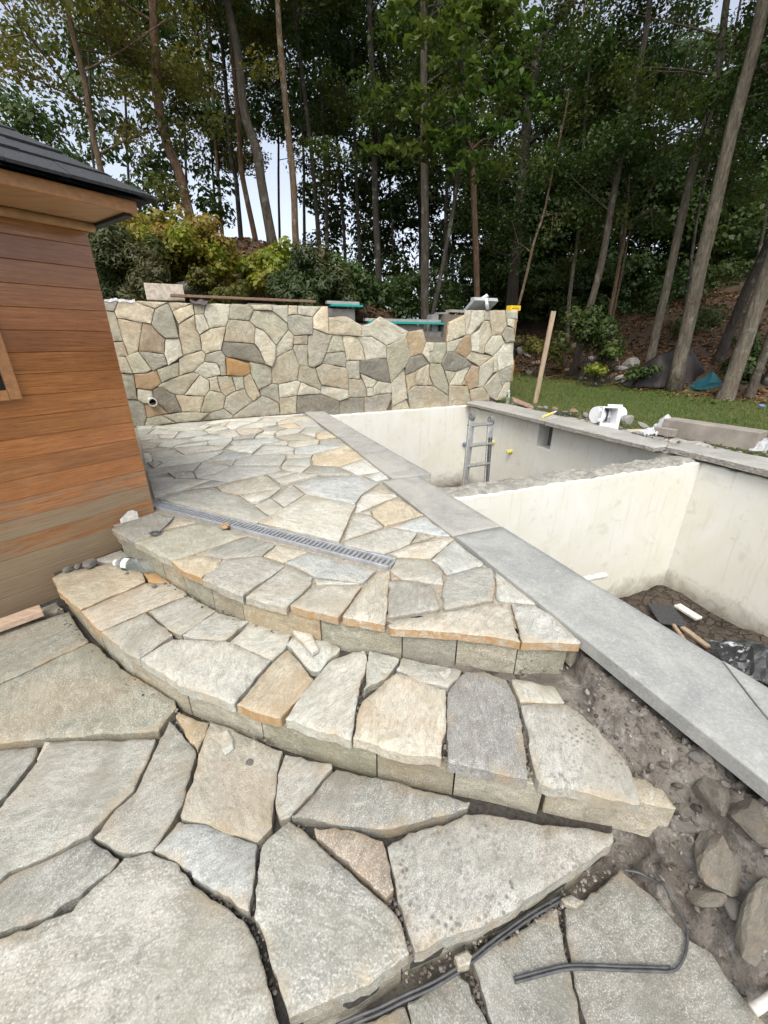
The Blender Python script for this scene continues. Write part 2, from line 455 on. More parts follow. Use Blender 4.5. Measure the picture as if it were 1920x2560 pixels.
M['steel'] = mat_simple('galvanised_steel', (.42, .44, .46), .42, 25, .18, .15, .002, metal=.35)
M['black_void'] = mat_simple('drain_channel', (.012, .012, .012), .9)
M['alu'] = mat_simple('aluminium', (.44, .435, .41), .4, 30, .25, .2, .003, metal=.65)
M['alu_dark'] = mat_simple('ladder_rail_grip', (.07, .07, .072), .7, 60, .7, .4, .004)
M['hinge'] = mat_simple('dusty_hinge', (.17, .17, .165), .6, 40, .4, .4, .004)
M['pvc'] = mat_simple('white_plastic', (.80, .81, .82), .38, 8, .04, .05, .002)
M['pvc_dirty'] = mat_simple('dirty_plastic_pipe', (.62, .60, .55), .6, 25, .3, .2, .003)
M['pvc_in'] = mat_simple('grey_plastic_inside', (.30, .31, .33), .5, 8, .1, .05, .002)
M['greyplastic'] = mat_simple('grey_plastic_box', (.38, .40, .42), .45, 10, .08, .05, .002)
M['teal'] = mat_simple('teal_protective_film', (.01, .30, .26), .35, 20, .15, .1, .002)
M['yellowbox'] = mat_simple('yellow_carton', (.80, .52, .02), .6, 20, .08, .05, .002)
M['ink'] = mat_simple('black_print', (.02, .02, .02), .6)
M['yellow'] = mat_simple('yellow_foam', (.72, .62, .16), .8, 40, .2, .5, .004)
M['blueplug'] = mat_simple('blue_plug', (.13, .19, .33), .5, 30, .3, .3, .004)
M['lumber'] = mat_simple('weathered_lumber', (.33, .25, .17), .8, 6, .3, .35, .004, stretch=(9, 9, 1))
M['board'] = mat_simple('brown_board', (.20, .125, .08), .75, 5, .35, .3, .004, stretch=(1, 9, 9))
M['palewood'] = mat_simple('pale_cedar_board', (.50, .37, .27), .7, 5, .2, .25, .003, stretch=(1, 9, 9))
M['cable'] = mat_simple('black_cable', (.075, .078, .083), .55, 30, .4, .3, .002)
M['rock'] = mat_simple('field_rock', (.27, .26, .235), .9, 9, .45, .9, .02, detail=7)
M['rockbrown'] = mat_simple('brown_rock', (.26, .18, .12), .9, 14, .4, .8, .015)
M['tarp'] = mat_simple('brown_tarp', (.016, .010, .009), .6, 6, .35, .5, .03)
M['tealtarp'] = mat_simple('teal_tarp', (.015, .10, .125), .55, 8, .2, .3, .01)
M['cloth'] = mat_simple('dark_cloth', (.10, .085, .08), .95, 40, .3, .5, .004)
M['debris'] = mat_simple('dark_trowel', (.04, .042, .045), .7, 40, .4, .5, .004)
M['concslab'] = mat_simple('sawn_stone_block', (.27, .24, .205), .8, 5, .25, .2, .004, detail=7)
M['tanslab'] = mat_simple('tan_stone_slab', (.50, .44, .36), .85, 22, .3, .5, .006)
M['redstone'] = mat_simple('reddish_flagstone_scrap', (.30, .19, .15), .85, 18, .3, .6, .008)
def mat_plastic_wrap():
    b = NB('plastic_wrap'); v = b.coords()
    n = b.noise(v, 14, 5, .7, 1.2)
    return b.bsdf((.78, .80, .84), .22, b.bump(n, .9, .03), Alpha=.62)
M['wrap'] = mat_plastic_wrap()
def mat_bottle():
    b = NB('clear_bottle_plastic'); v = b.coords()
    n = b.noise(v, 30, 3, .6)
    return b.bsdf((.93, .96, .95), .08, b.bump(n, .25, .006), **{'Transmission Weight': .85, 'IOR': 1.12, 'Alpha': .5})
M['bottle'] = mat_bottle()
M['label_green'] = mat_simple('green_label', (.012, .10, .045), .4, 30, .2, .1, .002)
M['label_white'] = mat_simple('silver_white_label', (.72, .75, .76), .3, 60, .25, .2, .002)

def mat_bark():
    b = NB('bark'); v = b.coords((1, 1, .22)); v2 = b.coords()
    oc = b.n('ObjectInfo').outputs['Color']
    n1 = b.noise(v, 16, 6, .7, .8); n2 = b.noise(v2, 3.0, 5, .65); n3 = b.noise(v2, 1.1, 4, .6)
    c = b.mix(b.ramp(n1, [(.35, 0.0), (.65, 1.0)]), b.mix(1.0, oc, (.45, .43, .41), 'MULTIPLY'), b.mix(1.0, oc, (1.25, 1.22, 1.18), 'MULTIPLY'))
    c = b.mix(b.math('MULTIPLY', b.ramp(n2, [(.56, 0.0), (.66, 1.0)]), .45), c, (.34, .35, .29))
    c = b.mix(b.math('MULTIPLY', b.ramp(n3, [(.5, 0.0), (.7, 1.0)]), .3), c, (.10, .09, .07))
    return b.bsdf(c, .95, b.bump(n1, 1.0, .09))
M['bark'] = mat_bark()

def mat_leaf(name, c1, c2, c3, trans=.35, nscale=.55, crawl=(.42, .62)):
    b = NB(name)
    gi = b.n('NewGeometry'); rp = gi.outputs['Random Per Island']
    v = b.coords(rnd=True)
    nz = b.noise(v, nscale, 4, .6)
    c = b.mix(rp, c1, c2)
    c = b.mix(b.math('MULTIPLY', b.ramp(nz, [(crawl[0], 0.0), (crawl[1], 1.0)]), .8), c, c3)
    d = b.n('BsdfPrincipled'); b.link(c, d.inputs['Base Color']); d.inputs['Roughness'].default_value = .55
    d.inputs['Specular IOR Level'].default_value = .3
    tr = b.n('BsdfTranslucent'); b.link(b.mix(1.0, c, (1.5, 1.6, .9), 'MULTIPLY'), tr.inputs[0])
    ms = b.n('MixShader'); ms.inputs[0].default_value = trans
    b.link(d.outputs[0], ms.inputs[1]); b.link(tr.outputs[0], ms.inputs[2])
    b.link(ms.outputs[0], b.out.inputs[0])
    return b.m
M['leaf_dark'] = mat_leaf('dark_green_leaf', (.026, .052, .015), (.055, .098, .025), (.062, .08, .02), .25)
M['leaf_oak'] = mat_leaf('olive_oak_leaf', (.055, .068, .017), (.125, .135, .034), (.16, .135, .035), .38)
M['leaf_mid'] = mat_leaf('mid_green_leaf', (.035, .065, .016), (.085, .125, .03), (.10, .115, .03), .32)
M['leaf_maple'] = mat_leaf('fresh_maple_leaf', (.035, .075, .015), (.07, .115, .025), (.10, .12, .03), .3)
M['leaf_yellow'] = mat_leaf('yellow_green_leaf', (.12, .17, .02), (.22, .24, .03), (.24, .14, .04), .35, .8)
M['needle'] = mat_leaf('juniper_needle', (.03, .055, .02), (.065, .085, .028), (.085, .075, .03), .15)
M['litter'] = mat_leaf('fallen_leaf', (.10, .055, .028), (.20, .115, .055), (.26, .14, .06), .1)
M['grassblade'] = mat_leaf('grass_blade', (.07, .11, .018), (.12, .16, .035), (.15, .15, .04), .25, .5)
def mat_ground():
    b = NB('ground_lawn_and_litter'); v = b.coords(rnd=False)
    at = b.n('Attribute', attribute_name='woods'); w = at.outputs['Fac']
    n1 = b.noise(v, 2.5, 6, .65); n2 = b.noise(v, 40, 5, .7)
    g = b.mix(b.ramp(n1, [(.35, 0.0), (.65, 1.0)]), (.065, .092, .018), (.105, .125, .032))
    g = b.mix(b.math('MULTIPLY', n2, .6), g, (.035, .06, .013))
    l = b.mix(b.ramp(n1, [(.35, 0.0), (.65, 1.0)]), (.07, .045, .026), (.14, .082, .045))
    l = b.mix(b.ramp(n2, [(.4, 0.0), (.65, 1.0)]), l, (.045, .032, .02))
    return b.bsdf(b.mix(w, g, l), .95, b.bump(n2, .8, .03))
M['ground'] = mat_ground()
# ------------------------------------------------------------------ traced stones (photo pixels, laid on their real planes)
SC = {'g': (.345, .352, .315, .06), 'l': (.44, .452, .405, .08), 'w': (.49, .50, .455, .04), 'c': (.485, .465, .385, .16),
      'y': (.475, .435, .325, .26), 'o': (.40, .265, .13, .7), 't': (.42, .405, .335, .16), 'd': (.20, .20, .178, .04),
      'n': (.36, .315, .25, .34), 'b': (.425, .455, .44, .03), 'e': (.375, .388, .322, .10), 's': (.46, .472, .435, .04), 'k': (.285, .287, .268, .04)}
WALL = parse('''
W1 g 40,78 155,85 125,165 60,155
W1 c 155,85 265,88 340,122 408,148 380,250 145,208 125,165
W1 c 270,88 495,98 405,143 340,122
W1 g 495,98 530,180 575,345 480,348 430,310 380,250 408,148
W1 c 498,98 670,103 525,163
W1 c 670,103 675,182 570,252 525,163
W1 t 675,103 762,105 745,180 675,182
W1 w 762,105 928,108 918,215 905,262 785,280 745,180
W1 e 928,108 1055,110 1092,152 1060,225 918,215
W1 l 1055,110 1215,115 1217,158 1092,152
W1 l 1215,115 1330,118 1325,245 1217,158
W1 c 1330,118 1395,120 1395,182 1327,188
W1 l 1395,120 1560,125 1498,203 1395,180
W1 c 1560,125 1605,125 1605,318 1500,280 1498,203
W1 e 1092,152 1217,158 1325,245 1332,290 1245,395 1160,295 1100,265 1060,225
W1 g 1327,188 1395,182 1498,203 1500,280 1497,322 1370,330 1332,290 1325,245
W1 c 145,208 320,250 298,435 222,462 180,340
W1 t 60,158 125,165 150,215 185,370 110,372
W1 t 110,372 185,370 222,465 140,482
W1 n 320,250 380,250 430,310 480,350 470,455 298,435
W1 w 480,350 575,345 597,468 495,528 470,455
W1 t 570,252 690,182 692,290 718,322 725,430 605,470 575,345
W1 l 690,182 745,180 785,280 718,322 692,290
W1 c 718,322 785,280 895,268 865,435 760,458 732,430
W1 t 918,215 1060,228 1100,268 1095,385 885,370 905,262
W1 d 875,370 1095,388 1135,440 1170,528 890,468 865,420
W1 l 1100,268 1160,295 1245,395 1240,490 1215,545 1175,525 1135,440 1098,385
W1 l 1335,290 1370,330 1365,410 1245,482 1245,395
W1 t 1370,330 1470,328 1465,392 1372,390
W1 g 1370,392 1462,392 1468,540 1405,528 1358,425
W1 g 1500,280 1605,318 1635,325 1590,450 1555,525 1500,550 1468,540 1462,392 1470,328 1497,322
W1 t 1245,482 1358,425 1405,530 1395,638 1255,665 1217,655 1215,545
W1 e 1060,520 1170,528 1215,545 1217,660 1125,698 1068,585
W1 o 900,478 1060,520 1068,585 1020,610 905,605
W1 g 760,455 865,433 900,475 897,598 865,600 855,545 835,520 750,508
W1 t 740,430 755,455 748,510 670,580 575,608 572,490 605,470 725,430
W1 g 285,440 470,455 495,530 390,562
W1 e 205,480 285,440 390,562 350,590 255,590
W1 t 120,485 205,482 255,590 150,590
W1 e 150,592 262,595 285,770 200,770
W1 n 265,592 350,590 420,568 455,655 390,705 285,690
W1 e 420,568 572,512 572,608 455,655
W1 t 430,688 455,658 575,608 670,580 715,608 610,740 545,738
W1 l 715,608 782,640 785,705 752,748 610,742
W1 l 748,510 835,520 865,560 865,600 765,620 675,580
W1 t 765,620 838,612 845,660 865,720 788,705 782,640
W1 t 838,610 940,598 968,712 898,750 865,720 840,640
W1 e 940,603 1020,612 1025,690 970,712
W1 y 1020,612 1068,590 1140,740 1090,785 1050,740 1025,690
W1 g 968,715 1025,690 1050,745 1090,788 950,880 882,830 898,752
W1 g 1135,705 1217,662 1262,670 1265,800 1195,758 1145,745
W1 l 1265,668 1395,640 1415,650 1388,740 1270,760
W1 l 1415,650 1545,705 1545,730 1388,745
W1 e 1405,535 1500,550 1515,560 1555,665 1545,705 1415,650 1395,638
W1 l 285,695 390,708 395,755 360,800 330,800 288,772
W1 d 390,705 430,690 545,738 595,858 505,862 420,790 395,755
W1 n 330,800 360,800 420,790 500,862 352,900
W1 g 200,770 288,772 330,800 352,900 330,960 230,965
W1 t 548,740 610,742 752,748 722,855 598,858
W1 e 788,706 865,720 895,752 882,830 785,860 722,855 752,750
W1 e 352,900 450,875 555,928 338,965
W1 e 455,870 600,858 785,862 720,915 555,938
W1 g 785,862 882,832 948,885 945,900 725,925
W1 g 950,882 1090,788 1140,748 1195,758 1265,802 1275,878 950,905
W1 t 1270,760 1388,742 1388,868 1275,878
W2 c 170,200 290,195 400,260 395,335 175,325
W2 l 400,260 470,240 530,195 725,300 700,345 570,398 470,335 400,332
W2 y 725,300 825,285 848,370 820,455 740,480 718,345
W2 e 200,330 265,332 285,435 158,450
W2 c 265,332 365,338 410,410 425,500 300,500 285,440
W2 s 365,338 470,335 570,398 570,482 425,503 410,410
W2 g 155,450 285,437 298,500 285,550 125,520
W2 t 80,550 130,520 285,550 305,575 300,703 122,672
W2 g 290,503 388,505 388,632 305,625 305,572 288,545
W2 d 388,505 570,483 600,660 515,642 390,585
W2 l 390,590 512,642 480,690 430,690 405,632
W2 t 305,625 405,632 432,695 435,750 308,755
W2 l 430,692 478,690 480,745 437,750
W2 l 480,690 515,645 600,660 600,722 480,745
W2 l 120,675 302,705 302,762 240,782 110,732
W2 d -50,745 108,732 245,785 245,890 -48,868
W2 d 245,785 305,760 418,758 418,875 247,890
W2 k 418,758 595,728 600,760 565,855 418,875
W2 e 570,400 718,345 742,475 700,545 605,658 585,560 570,485
W2 d 740,478 820,455 870,520 775,575 705,600 702,548
W2 l 848,375 900,375 892,432 868,440 868,512 820,455
W2 e 900,375 985,375 985,440 945,525 870,518 868,440 892,432
W2 l 605,660 700,550 705,765 610,820
W2 y 705,600 775,578 768,672 708,718
W2 t 775,575 868,530 868,610 852,670 768,670
W2 e 872,520 945,515 970,572 1000,670 995,745 900,680 872,600
W2 t 868,610 895,678 855,672
W2 t 708,720 768,674 895,680 995,750 1000,822 735,845
W2 t 610,822 708,768 735,845 610,855
W2 d 985,445 1040,445 1120,488 1155,530 1055,580 970,568 948,525
W2 c 1000,235 1110,182 1115,325 1010,375 985,375
W2 l 1115,152 1165,150 1150,230 1120,320
W2 l 1165,150 1258,155 1245,225 1155,328 1120,322 1150,230
W2 g 1255,152 1285,152 1282,220 1250,218
W2 t 1285,155 1390,155 1405,250 1370,325 1305,328 1290,230
W2 l 1395,150 1480,155 1478,215 1400,208
W2 l 1400,210 1457,215 1455,282 1408,265
W2 g 1408,268 1452,282 1450,372 1398,378 1370,325
W2 t 1245,225 1285,225 1303,325 1250,400 1245,445 1212,440 1220,285
W2 l 1155,330 1218,285 1212,442 1158,435
W2 l 985,378 1105,345 1030,440 988,442
W2 n 1105,335 1155,328 1157,435 1122,485 1032,442
W2 t 1155,438 1305,470 1210,542 1122,488
W2 l 1250,400 1305,330 1370,328 1395,380 1310,468 1245,445
W2 l 1395,380 1458,370 1445,525 1335,572 1340,450
W2 l 1310,475 1338,455 1335,575 1308,585
W2 l 1218,542 1308,478 1305,585 1240,682 1202,682
W2 n 1162,535 1215,545 1200,680 1145,702 1120,630
W2 l 1055,580 1160,535 1100,655 1085,672 1005,670
W2 e 970,570 1055,580 1000,668
W2 n 1120,632 1130,675 1085,672
W2 t 1000,678 1135,678 1155,780 1152,800 1000,822
W2 t 1145,705 1240,685 1285,755 1280,785 1155,800
W2 g 1240,685 1340,575 1370,690 1325,770 1285,755
W2 g 1350,572 1445,530 1425,650 1390,652 1370,688
W2 l 1370,690 1395,652 1425,650 1420,775 1390,800 1325,782
W2 o 1460,222 1478,222 1466,368 1452,372
W2 o 1444,532 1452,500 1446,640 1428,650
''')
FAR = parse('''
Q1 l 0,187 200,175 155,212 10,222
Q1 g 10,225 155,214 205,212 180,240 110,262 15,270
Q1 l 205,176 395,185 385,208 165,210
Q1 l 280,178 480,152 780,132 700,170 650,190 395,187
Q1 w 785,132 1060,97 1327,98 1260,135 975,130 880,155 700,172
Q1 w 1060,97 1327,70 1727,40 1752,62 1607,88 1327,98
Q1 w 1327,98 1607,88 1465,142 1260,140 1290,115
Q1 t 1462,142 1607,90 1792,85 1837,118 1477,157
Q1 w 930,180 985,130 1250,135 1120,175 1035,212 960,205
Q1 c 860,180 880,155 968,140 920,183
Q1 l 395,190 660,188 700,172 780,180 690,215 640,215 450,235 310,225
Q1 l 310,230 450,237 430,262 250,270 110,265 205,216
Q1 w 705,215 870,185 920,186 960,218 800,250 750,258 700,232
Q1 b 420,275 500,235 690,228 745,268 590,295 395,308
Q1 l 15,275 215,272 255,310 150,325 35,340
Q1 w 240,290 260,270 425,262 395,305 260,310
Q1 w 845,265 1015,228 1085,280 1010,298 880,290
Q1 l 760,265 830,247 960,222 1010,225 850,262 845,278
Q1 c 1035,215 1270,205 1325,230 1230,262 1100,280 1060,255
Q1 l 1040,212 1150,170 1270,142 1440,142 1470,165 1340,195 1280,200
Q1 g 1270,205 1460,185 1565,205 1470,230 1330,228
Q1 y 1447,180 1627,140 1717,190 1577,200
Q1 b 1632,140 1832,118 1912,182 1727,192
Q1 w 1437,268 1477,240 1597,205 1767,198 1692,255 1457,287
Q1 g 1767,200 1917,190 1992,240 1757,265 1700,255
Q1 w 1330,232 1470,232 1440,260 1300,255
Q1 k 1010,305 1120,280 1265,262 1225,305 1010,330
Q1 l 1245,290 1280,268 1430,265 1442,295 1230,308
Q1 t 1442,300 1707,260 1857,300 1860,312 1557,332
Q1 l 1735,266 1872,264 1865,300
Q1 y 1872,262 1987,242 2082,300 1897,322 1868,305
Q1 g 1902,330 2107,315 2192,380 1907,370
Q1 c 1577,382 1587,350 1727,328 1902,320 1892,372 1640,402
Q1 b 1005,345 1430,305 1500,330 1330,370 1000,380 975,370
Q1 l 1325,375 1447,345 1545,335 1572,360 1565,382
Q1 w 1000,382 1322,375 1205,465 1040,450 935,425
Q1 w 1330,385 1590,385 1645,415 1635,478 1480,470 1215,485
Q1 b 1645,410 1907,375 2192,383 1837,470 1645,480
Q1 y 2197,388 2377,520 2112,608 1832,588 1825,505 1847,480
Q1 l 1552,490 1837,475 1817,512 1562,518
Q1 l 1507,590 1545,545 1807,515 1817,585
Q1 l 1505,600 1807,592 1717,660 1577,650 1512,637
Q1 g 1722,660 1827,594 2107,612 2297,700 1917,695
Q1 w 2117,608 2375,528 2542,645 2342,690 2305,695
Q1 b 2347,695 2577,650 2657,722 2492,750
Q1 l 275,565 505,485 920,428 830,495 690,555 190,615
Q1 w 395,420 560,395 870,380 930,400 900,425 505,478
Q1 l 745,345 1005,308 990,350 930,395 750,380
Q1 l 385,410 420,385 740,345 740,372 560,392
Q1 b 595,345 545,322 640,295 850,285 1000,298 880,318
Q1 l 215,400 280,360 450,325 545,325 595,350 420,383 375,408
Q1 g 105,345 150,328 440,315 420,325 250,355 130,355
Q1 g 40,345 130,355 265,362 200,405 60,415
Q1 g 60,420 200,408 375,412 340,430 150,460 70,455
Q1 l 150,465 385,425 500,485 270,568 235,548 170,545
Q1 l 70,465 145,465 175,520 165,548 85,560
Q1 g 110,565 230,545 270,570 180,615
Q1 g 850,490 940,432 1050,455
Q1 b 690,555 835,495 1050,460 1190,460 1205,488 1060,525 870,550
Q1 w 1010,580 1060,525 1215,490 1480,475 1540,490 1555,520 1500,590 1010,592
Q1 g 690,558 1045,530 985,592 880,575
Q3 g 110,98 270,70 690,18 590,118 540,100 320,125 118,175
Q3 g 395,178 330,132 500,105 580,122 625,160 620,185 410,190
Q3 l 595,120 690,20 880,35 980,60 870,122 625,175
Q3 w 630,185 870,125 1000,55 1480,60 1500,100 1340,145 960,225
Q3 l 130,185 380,168 400,192 780,200 600,275 180,385
Q3 g 215,392 570,300 800,268 880,325 1055,365 1220,470 1380,580 1245,660 600,500
Q3 k 600,275 800,202 960,228 830,270 570,300
Q3 c 880,320 830,272 965,230 1340,150 1510,285 1060,355
Q3 w 1060,362 1500,290 1390,380 1270,428 1175,425
Q3 l 1230,465 1400,395 1535,495 1385,575
Q2 w 20,685 190,645 265,650 350,665 100,735
Q2 l 105,737 370,668 570,695 290,762 160,782
P1 b 855,437 1000,398 1215,392 1330,428 1235,490 1195,547 925,488
P1 l 745,512 848,438 920,488 808,560
P2 l 862,200 1005,117 1130,37 1415,92 1320,305
''')
NEAR = parse('''
P3 w 110,215 165,187 330,190 345,210 200,268 75,318 85,265
P3 t 170,185 240,137 322,185
P3 y 177,302 205,282 280,242 345,227 400,250 518,330 265,400 200,350
P3 b 308,405 520,334 688,466 600,458
P3 l 10,440 75,324 175,338 252,404 5,492
P3 l 90,316 168,302 178,332
P3 l 0,502 300,410 473,440 428,515 260,580 0,525
P3 t 432,515 492,447 598,462
P3 c 297,577 430,522 690,470 716,484 562,608 350,602
P3 b 568,617 715,492 905,640 893,655 667,713 640,680 590,630
P3 l 302,690 352,607 563,622 638,700 643,778 370,743
P3 n 302,697 366,743 303,741
P3 g 292,762 380,750 580,787 622,930 608,943 400,978 285,990
P3 g 662,727 880,667 958,672 978,790 963,880 780,913 650,938 634,850
P3 l 983,692 1245,905 1010,883 988,860
P3 C 285,1040 360,1002 1055,895 1145,1148 1000,1120 720,1085 300,1060
P3 S 1087,902 1245,917 1350,977 1535,1150 1530,1162 1155,1152
P2 T 1603,462 1530,472 1450,552 1335,717 1575,765 1588,600
P2 g 40,225 275,137 393,162 310,246 165,298 60,242
P2 t 322,240 395,167 512,190 330,233
P2 e 170,302 322,244 520,192 650,217 798,267 500,368 372,405
P2 g 507,370 800,272 963,312 883,378 760,383 660,393
P2 Y 377,407 510,377 658,400 640,440 545,503 450,470
P2 g 548,510 667,397 880,377 1013,435 790,588 775,610 640,550
P2 c 892,380 970,314 1140,355 1002,416
P2 b 1012,417 1150,357 1528,460 1443,533 1200,500
P2 l 792,607 1015,442 1168,497 1163,530 1040,645 1020,670
P2 l 1177,507 1365,525 1438,535 1190,540
P2 C 1040,657 1190,542 1443,547 1310,725
''')
STEPC = parse('''
P4 Y 62,175 120,147 380,102 530,152 546,195 210,343 120,270
P4 s 292,77 420,30 468,70 400,98 300,92
P4 C 212,347 552,200 688,202 763,260 320,448 300,440
P4 o 537,152 600,147 673,200 562,195
P4 l 317,457 545,357 688,470 512,595 430,550
P4 l 562,347 770,267 913,345 730,468 702,460
P4 l 737,472 915,352 1083,402 960,498 800,490
P4 L 517,595 690,492 960,502 1198,600 1005,830 720,730
P4 l 977,512 1090,402 1303,462 1273,530 1200,598 1050,532
P4 Y 1017,835 1217,607 1285,547 1418,700 1245,905
P4 l 1277,515 1310,480 1430,477 1558,537 1450,653 1400,650
P5 l 20,490 120,350 215,247 300,215 350,205 360,235 328,380 295,578 140,530
P5 l 370,210 495,240 440,323 347,376
P5 l 482,290 507,240 753,294 697,363 560,332
P5 c 302,575 332,440 482,302 688,372 686,480 670,658 480,630
P5 k 702,367 770,294 850,294 938,327 983,420 1010,560 1028,740 695,670 692,560
P5 l 960,327 1138,357 1183,425 997,423
P5 x 1000,434 1187,432 1320,532 1430,662 1495,820 1495,847 1075,755 1032,600
''')
LOWER = parse('''
X e -70,1745 100,1668 228,1607 300,1670 438,1752 441,1770 396,1828 105,1848 -70,1866
X e -70,1582 100,1550 172,1528 206,1582 221,1604 100,1662 -70,1740
X g 60,1532 100,1520 141,1505 158,1522 112,1536 70,1546
X l -70,1882 94,1870 85,1899 0,2003 -70,2090
P6 l 212,257 645,242 618,320 553,458 470,533 373,638 180,740 0,823 -110,870 -110,660 10,522 150,342
P6 l 702,167 720,184 813,297 770,440 738,540 633,703 510,713 387,650 480,532 562,462 662,242
P6 y 727,150 742,130 863,177 853,225 818,293 787,255 762,200
P6 c 872,174 960,202 1173,297 1150,380 1133,520 1128,610 1065,673 747,570 802,420 832,290
P6 w 1183,307 1375,347 1378,365 1200,568 1162,580 1142,500 1152,390
P5 g 47,900 235,702 400,737 788,842 778,865 560,923 400,948
P6 n 1302,614 1390,612 1588,667 1608,740 1633,870 1600,903 1440,750 1312,655
X L 656,2113 690,2080 723,2052 740,2064 800,2116 874,2178 964,2260 1000,2302 1024,2383 960,2428 900,2468 723,2545 692,2440 657,2330 635,2294 645,2200
P6 b 742,587 880,612 1068,682 1058,800 1033,963 880,868 790,788 637,705
P6 g -110,895 0,842 180,752 370,657 493,740 460,788 330,890 210,973 0,1043 -110,1080
P6 L 517,737 620,714 690,745 750,792 900,922 1028,1022 1078,1150 1157,1427 1200,1600 -110,1600 -110,1100 80,1040 200,992 300,962 400,850 490,772
P7 X 112,352 200,292 360,252 430,217 500,214 640,237 820,265 1030,292 1033,325 900,418 750,520 600,618 400,700 225,778 170,600 117,380
''')
LAND = parse('''
P7 g 455,802 800,597 848,830 885,980 940,1220 570,1220 540,1073
P7 g 832,602 940,540 1060,442 1200,562 1330,722 1430,782 1600,1012 1720,1140 1720,1220 950,1220 900,1000 862,830
P7 g 192,987 390,842 440,902 520,1073 560,1220 230,1220
P7 g 0,1075 180,1002 208,1080 220,1220 0,1220
''')

def snap(polys, r):
    """make neighbours share corners and edges"""
    P = [[Vector((x, y)) for x, y in pl] for _, pl in polys]
    flat = [(i, j) for i, pl in enumerate(P) for j in range(len(pl))]
    done = set()
    for a in flat:
        if a in done: continue
        pa = P[a[0]][a[1]]
        cl = [b for b in flat if b not in done and (P[b[0]][b[1]] - pa).length < r and (b[0] != a[0] or b == a)]
        m = sum((P[b[0]][b[1]] for b in cl), Vector((0, 0))) / len(cl)
        for b in cl:
            P[b[0]][b[1]] = m.copy(); done.add(b)
    for i, pl in enumerate(P):
        for j, v in enumerate(pl):
            best = None
            for k, q in enumerate(P):
                if k == i: continue
                for m in range(len(q)):
                    a, b = q[m], q[(m + 1) % len(q)]
                    d = b - a; L = d.length
                    if L < 1e-6: continue
                    t = (v - a).dot(d) / (L * L)
                    if t < .06 or t > .94: continue
                    pr = a + d * t; ds = (pr - v).length
                    if 0 < ds < r and (best is None or ds < best[0]): best = (ds, pr)
            if best: pl[j] = best[1]
    return [(c, [(v.x, v.y) for v in pl]) for (c, _), pl in zip(polys, P)]
def area2(pl):
    return .5 * sum(pl[i][0] * pl[(i + 1) % len(pl)][1] - pl[(i + 1) % len(pl)][0] * pl[i][1] for i in range(len(pl)))
def inset(pl, d):
    """inset a counter-clockwise polygon by d"""
    n = len(pl); out = []
    for i in range(n):
        p0, p1, p2 = pl[i - 1], pl[i], pl[(i + 1) % n]
        e1 = (p1 - p0).normalized(); e2 = (p2 - p1).normalized()
        n1 = Vector((-e1.y, e1.x)); n2 = Vector((-e2.y, e2.x))
        k = 1 + n1.dot(n2)
        m = (n1 + n2) / max(k, .35)
        out.append(p1 + m * d)
    return out
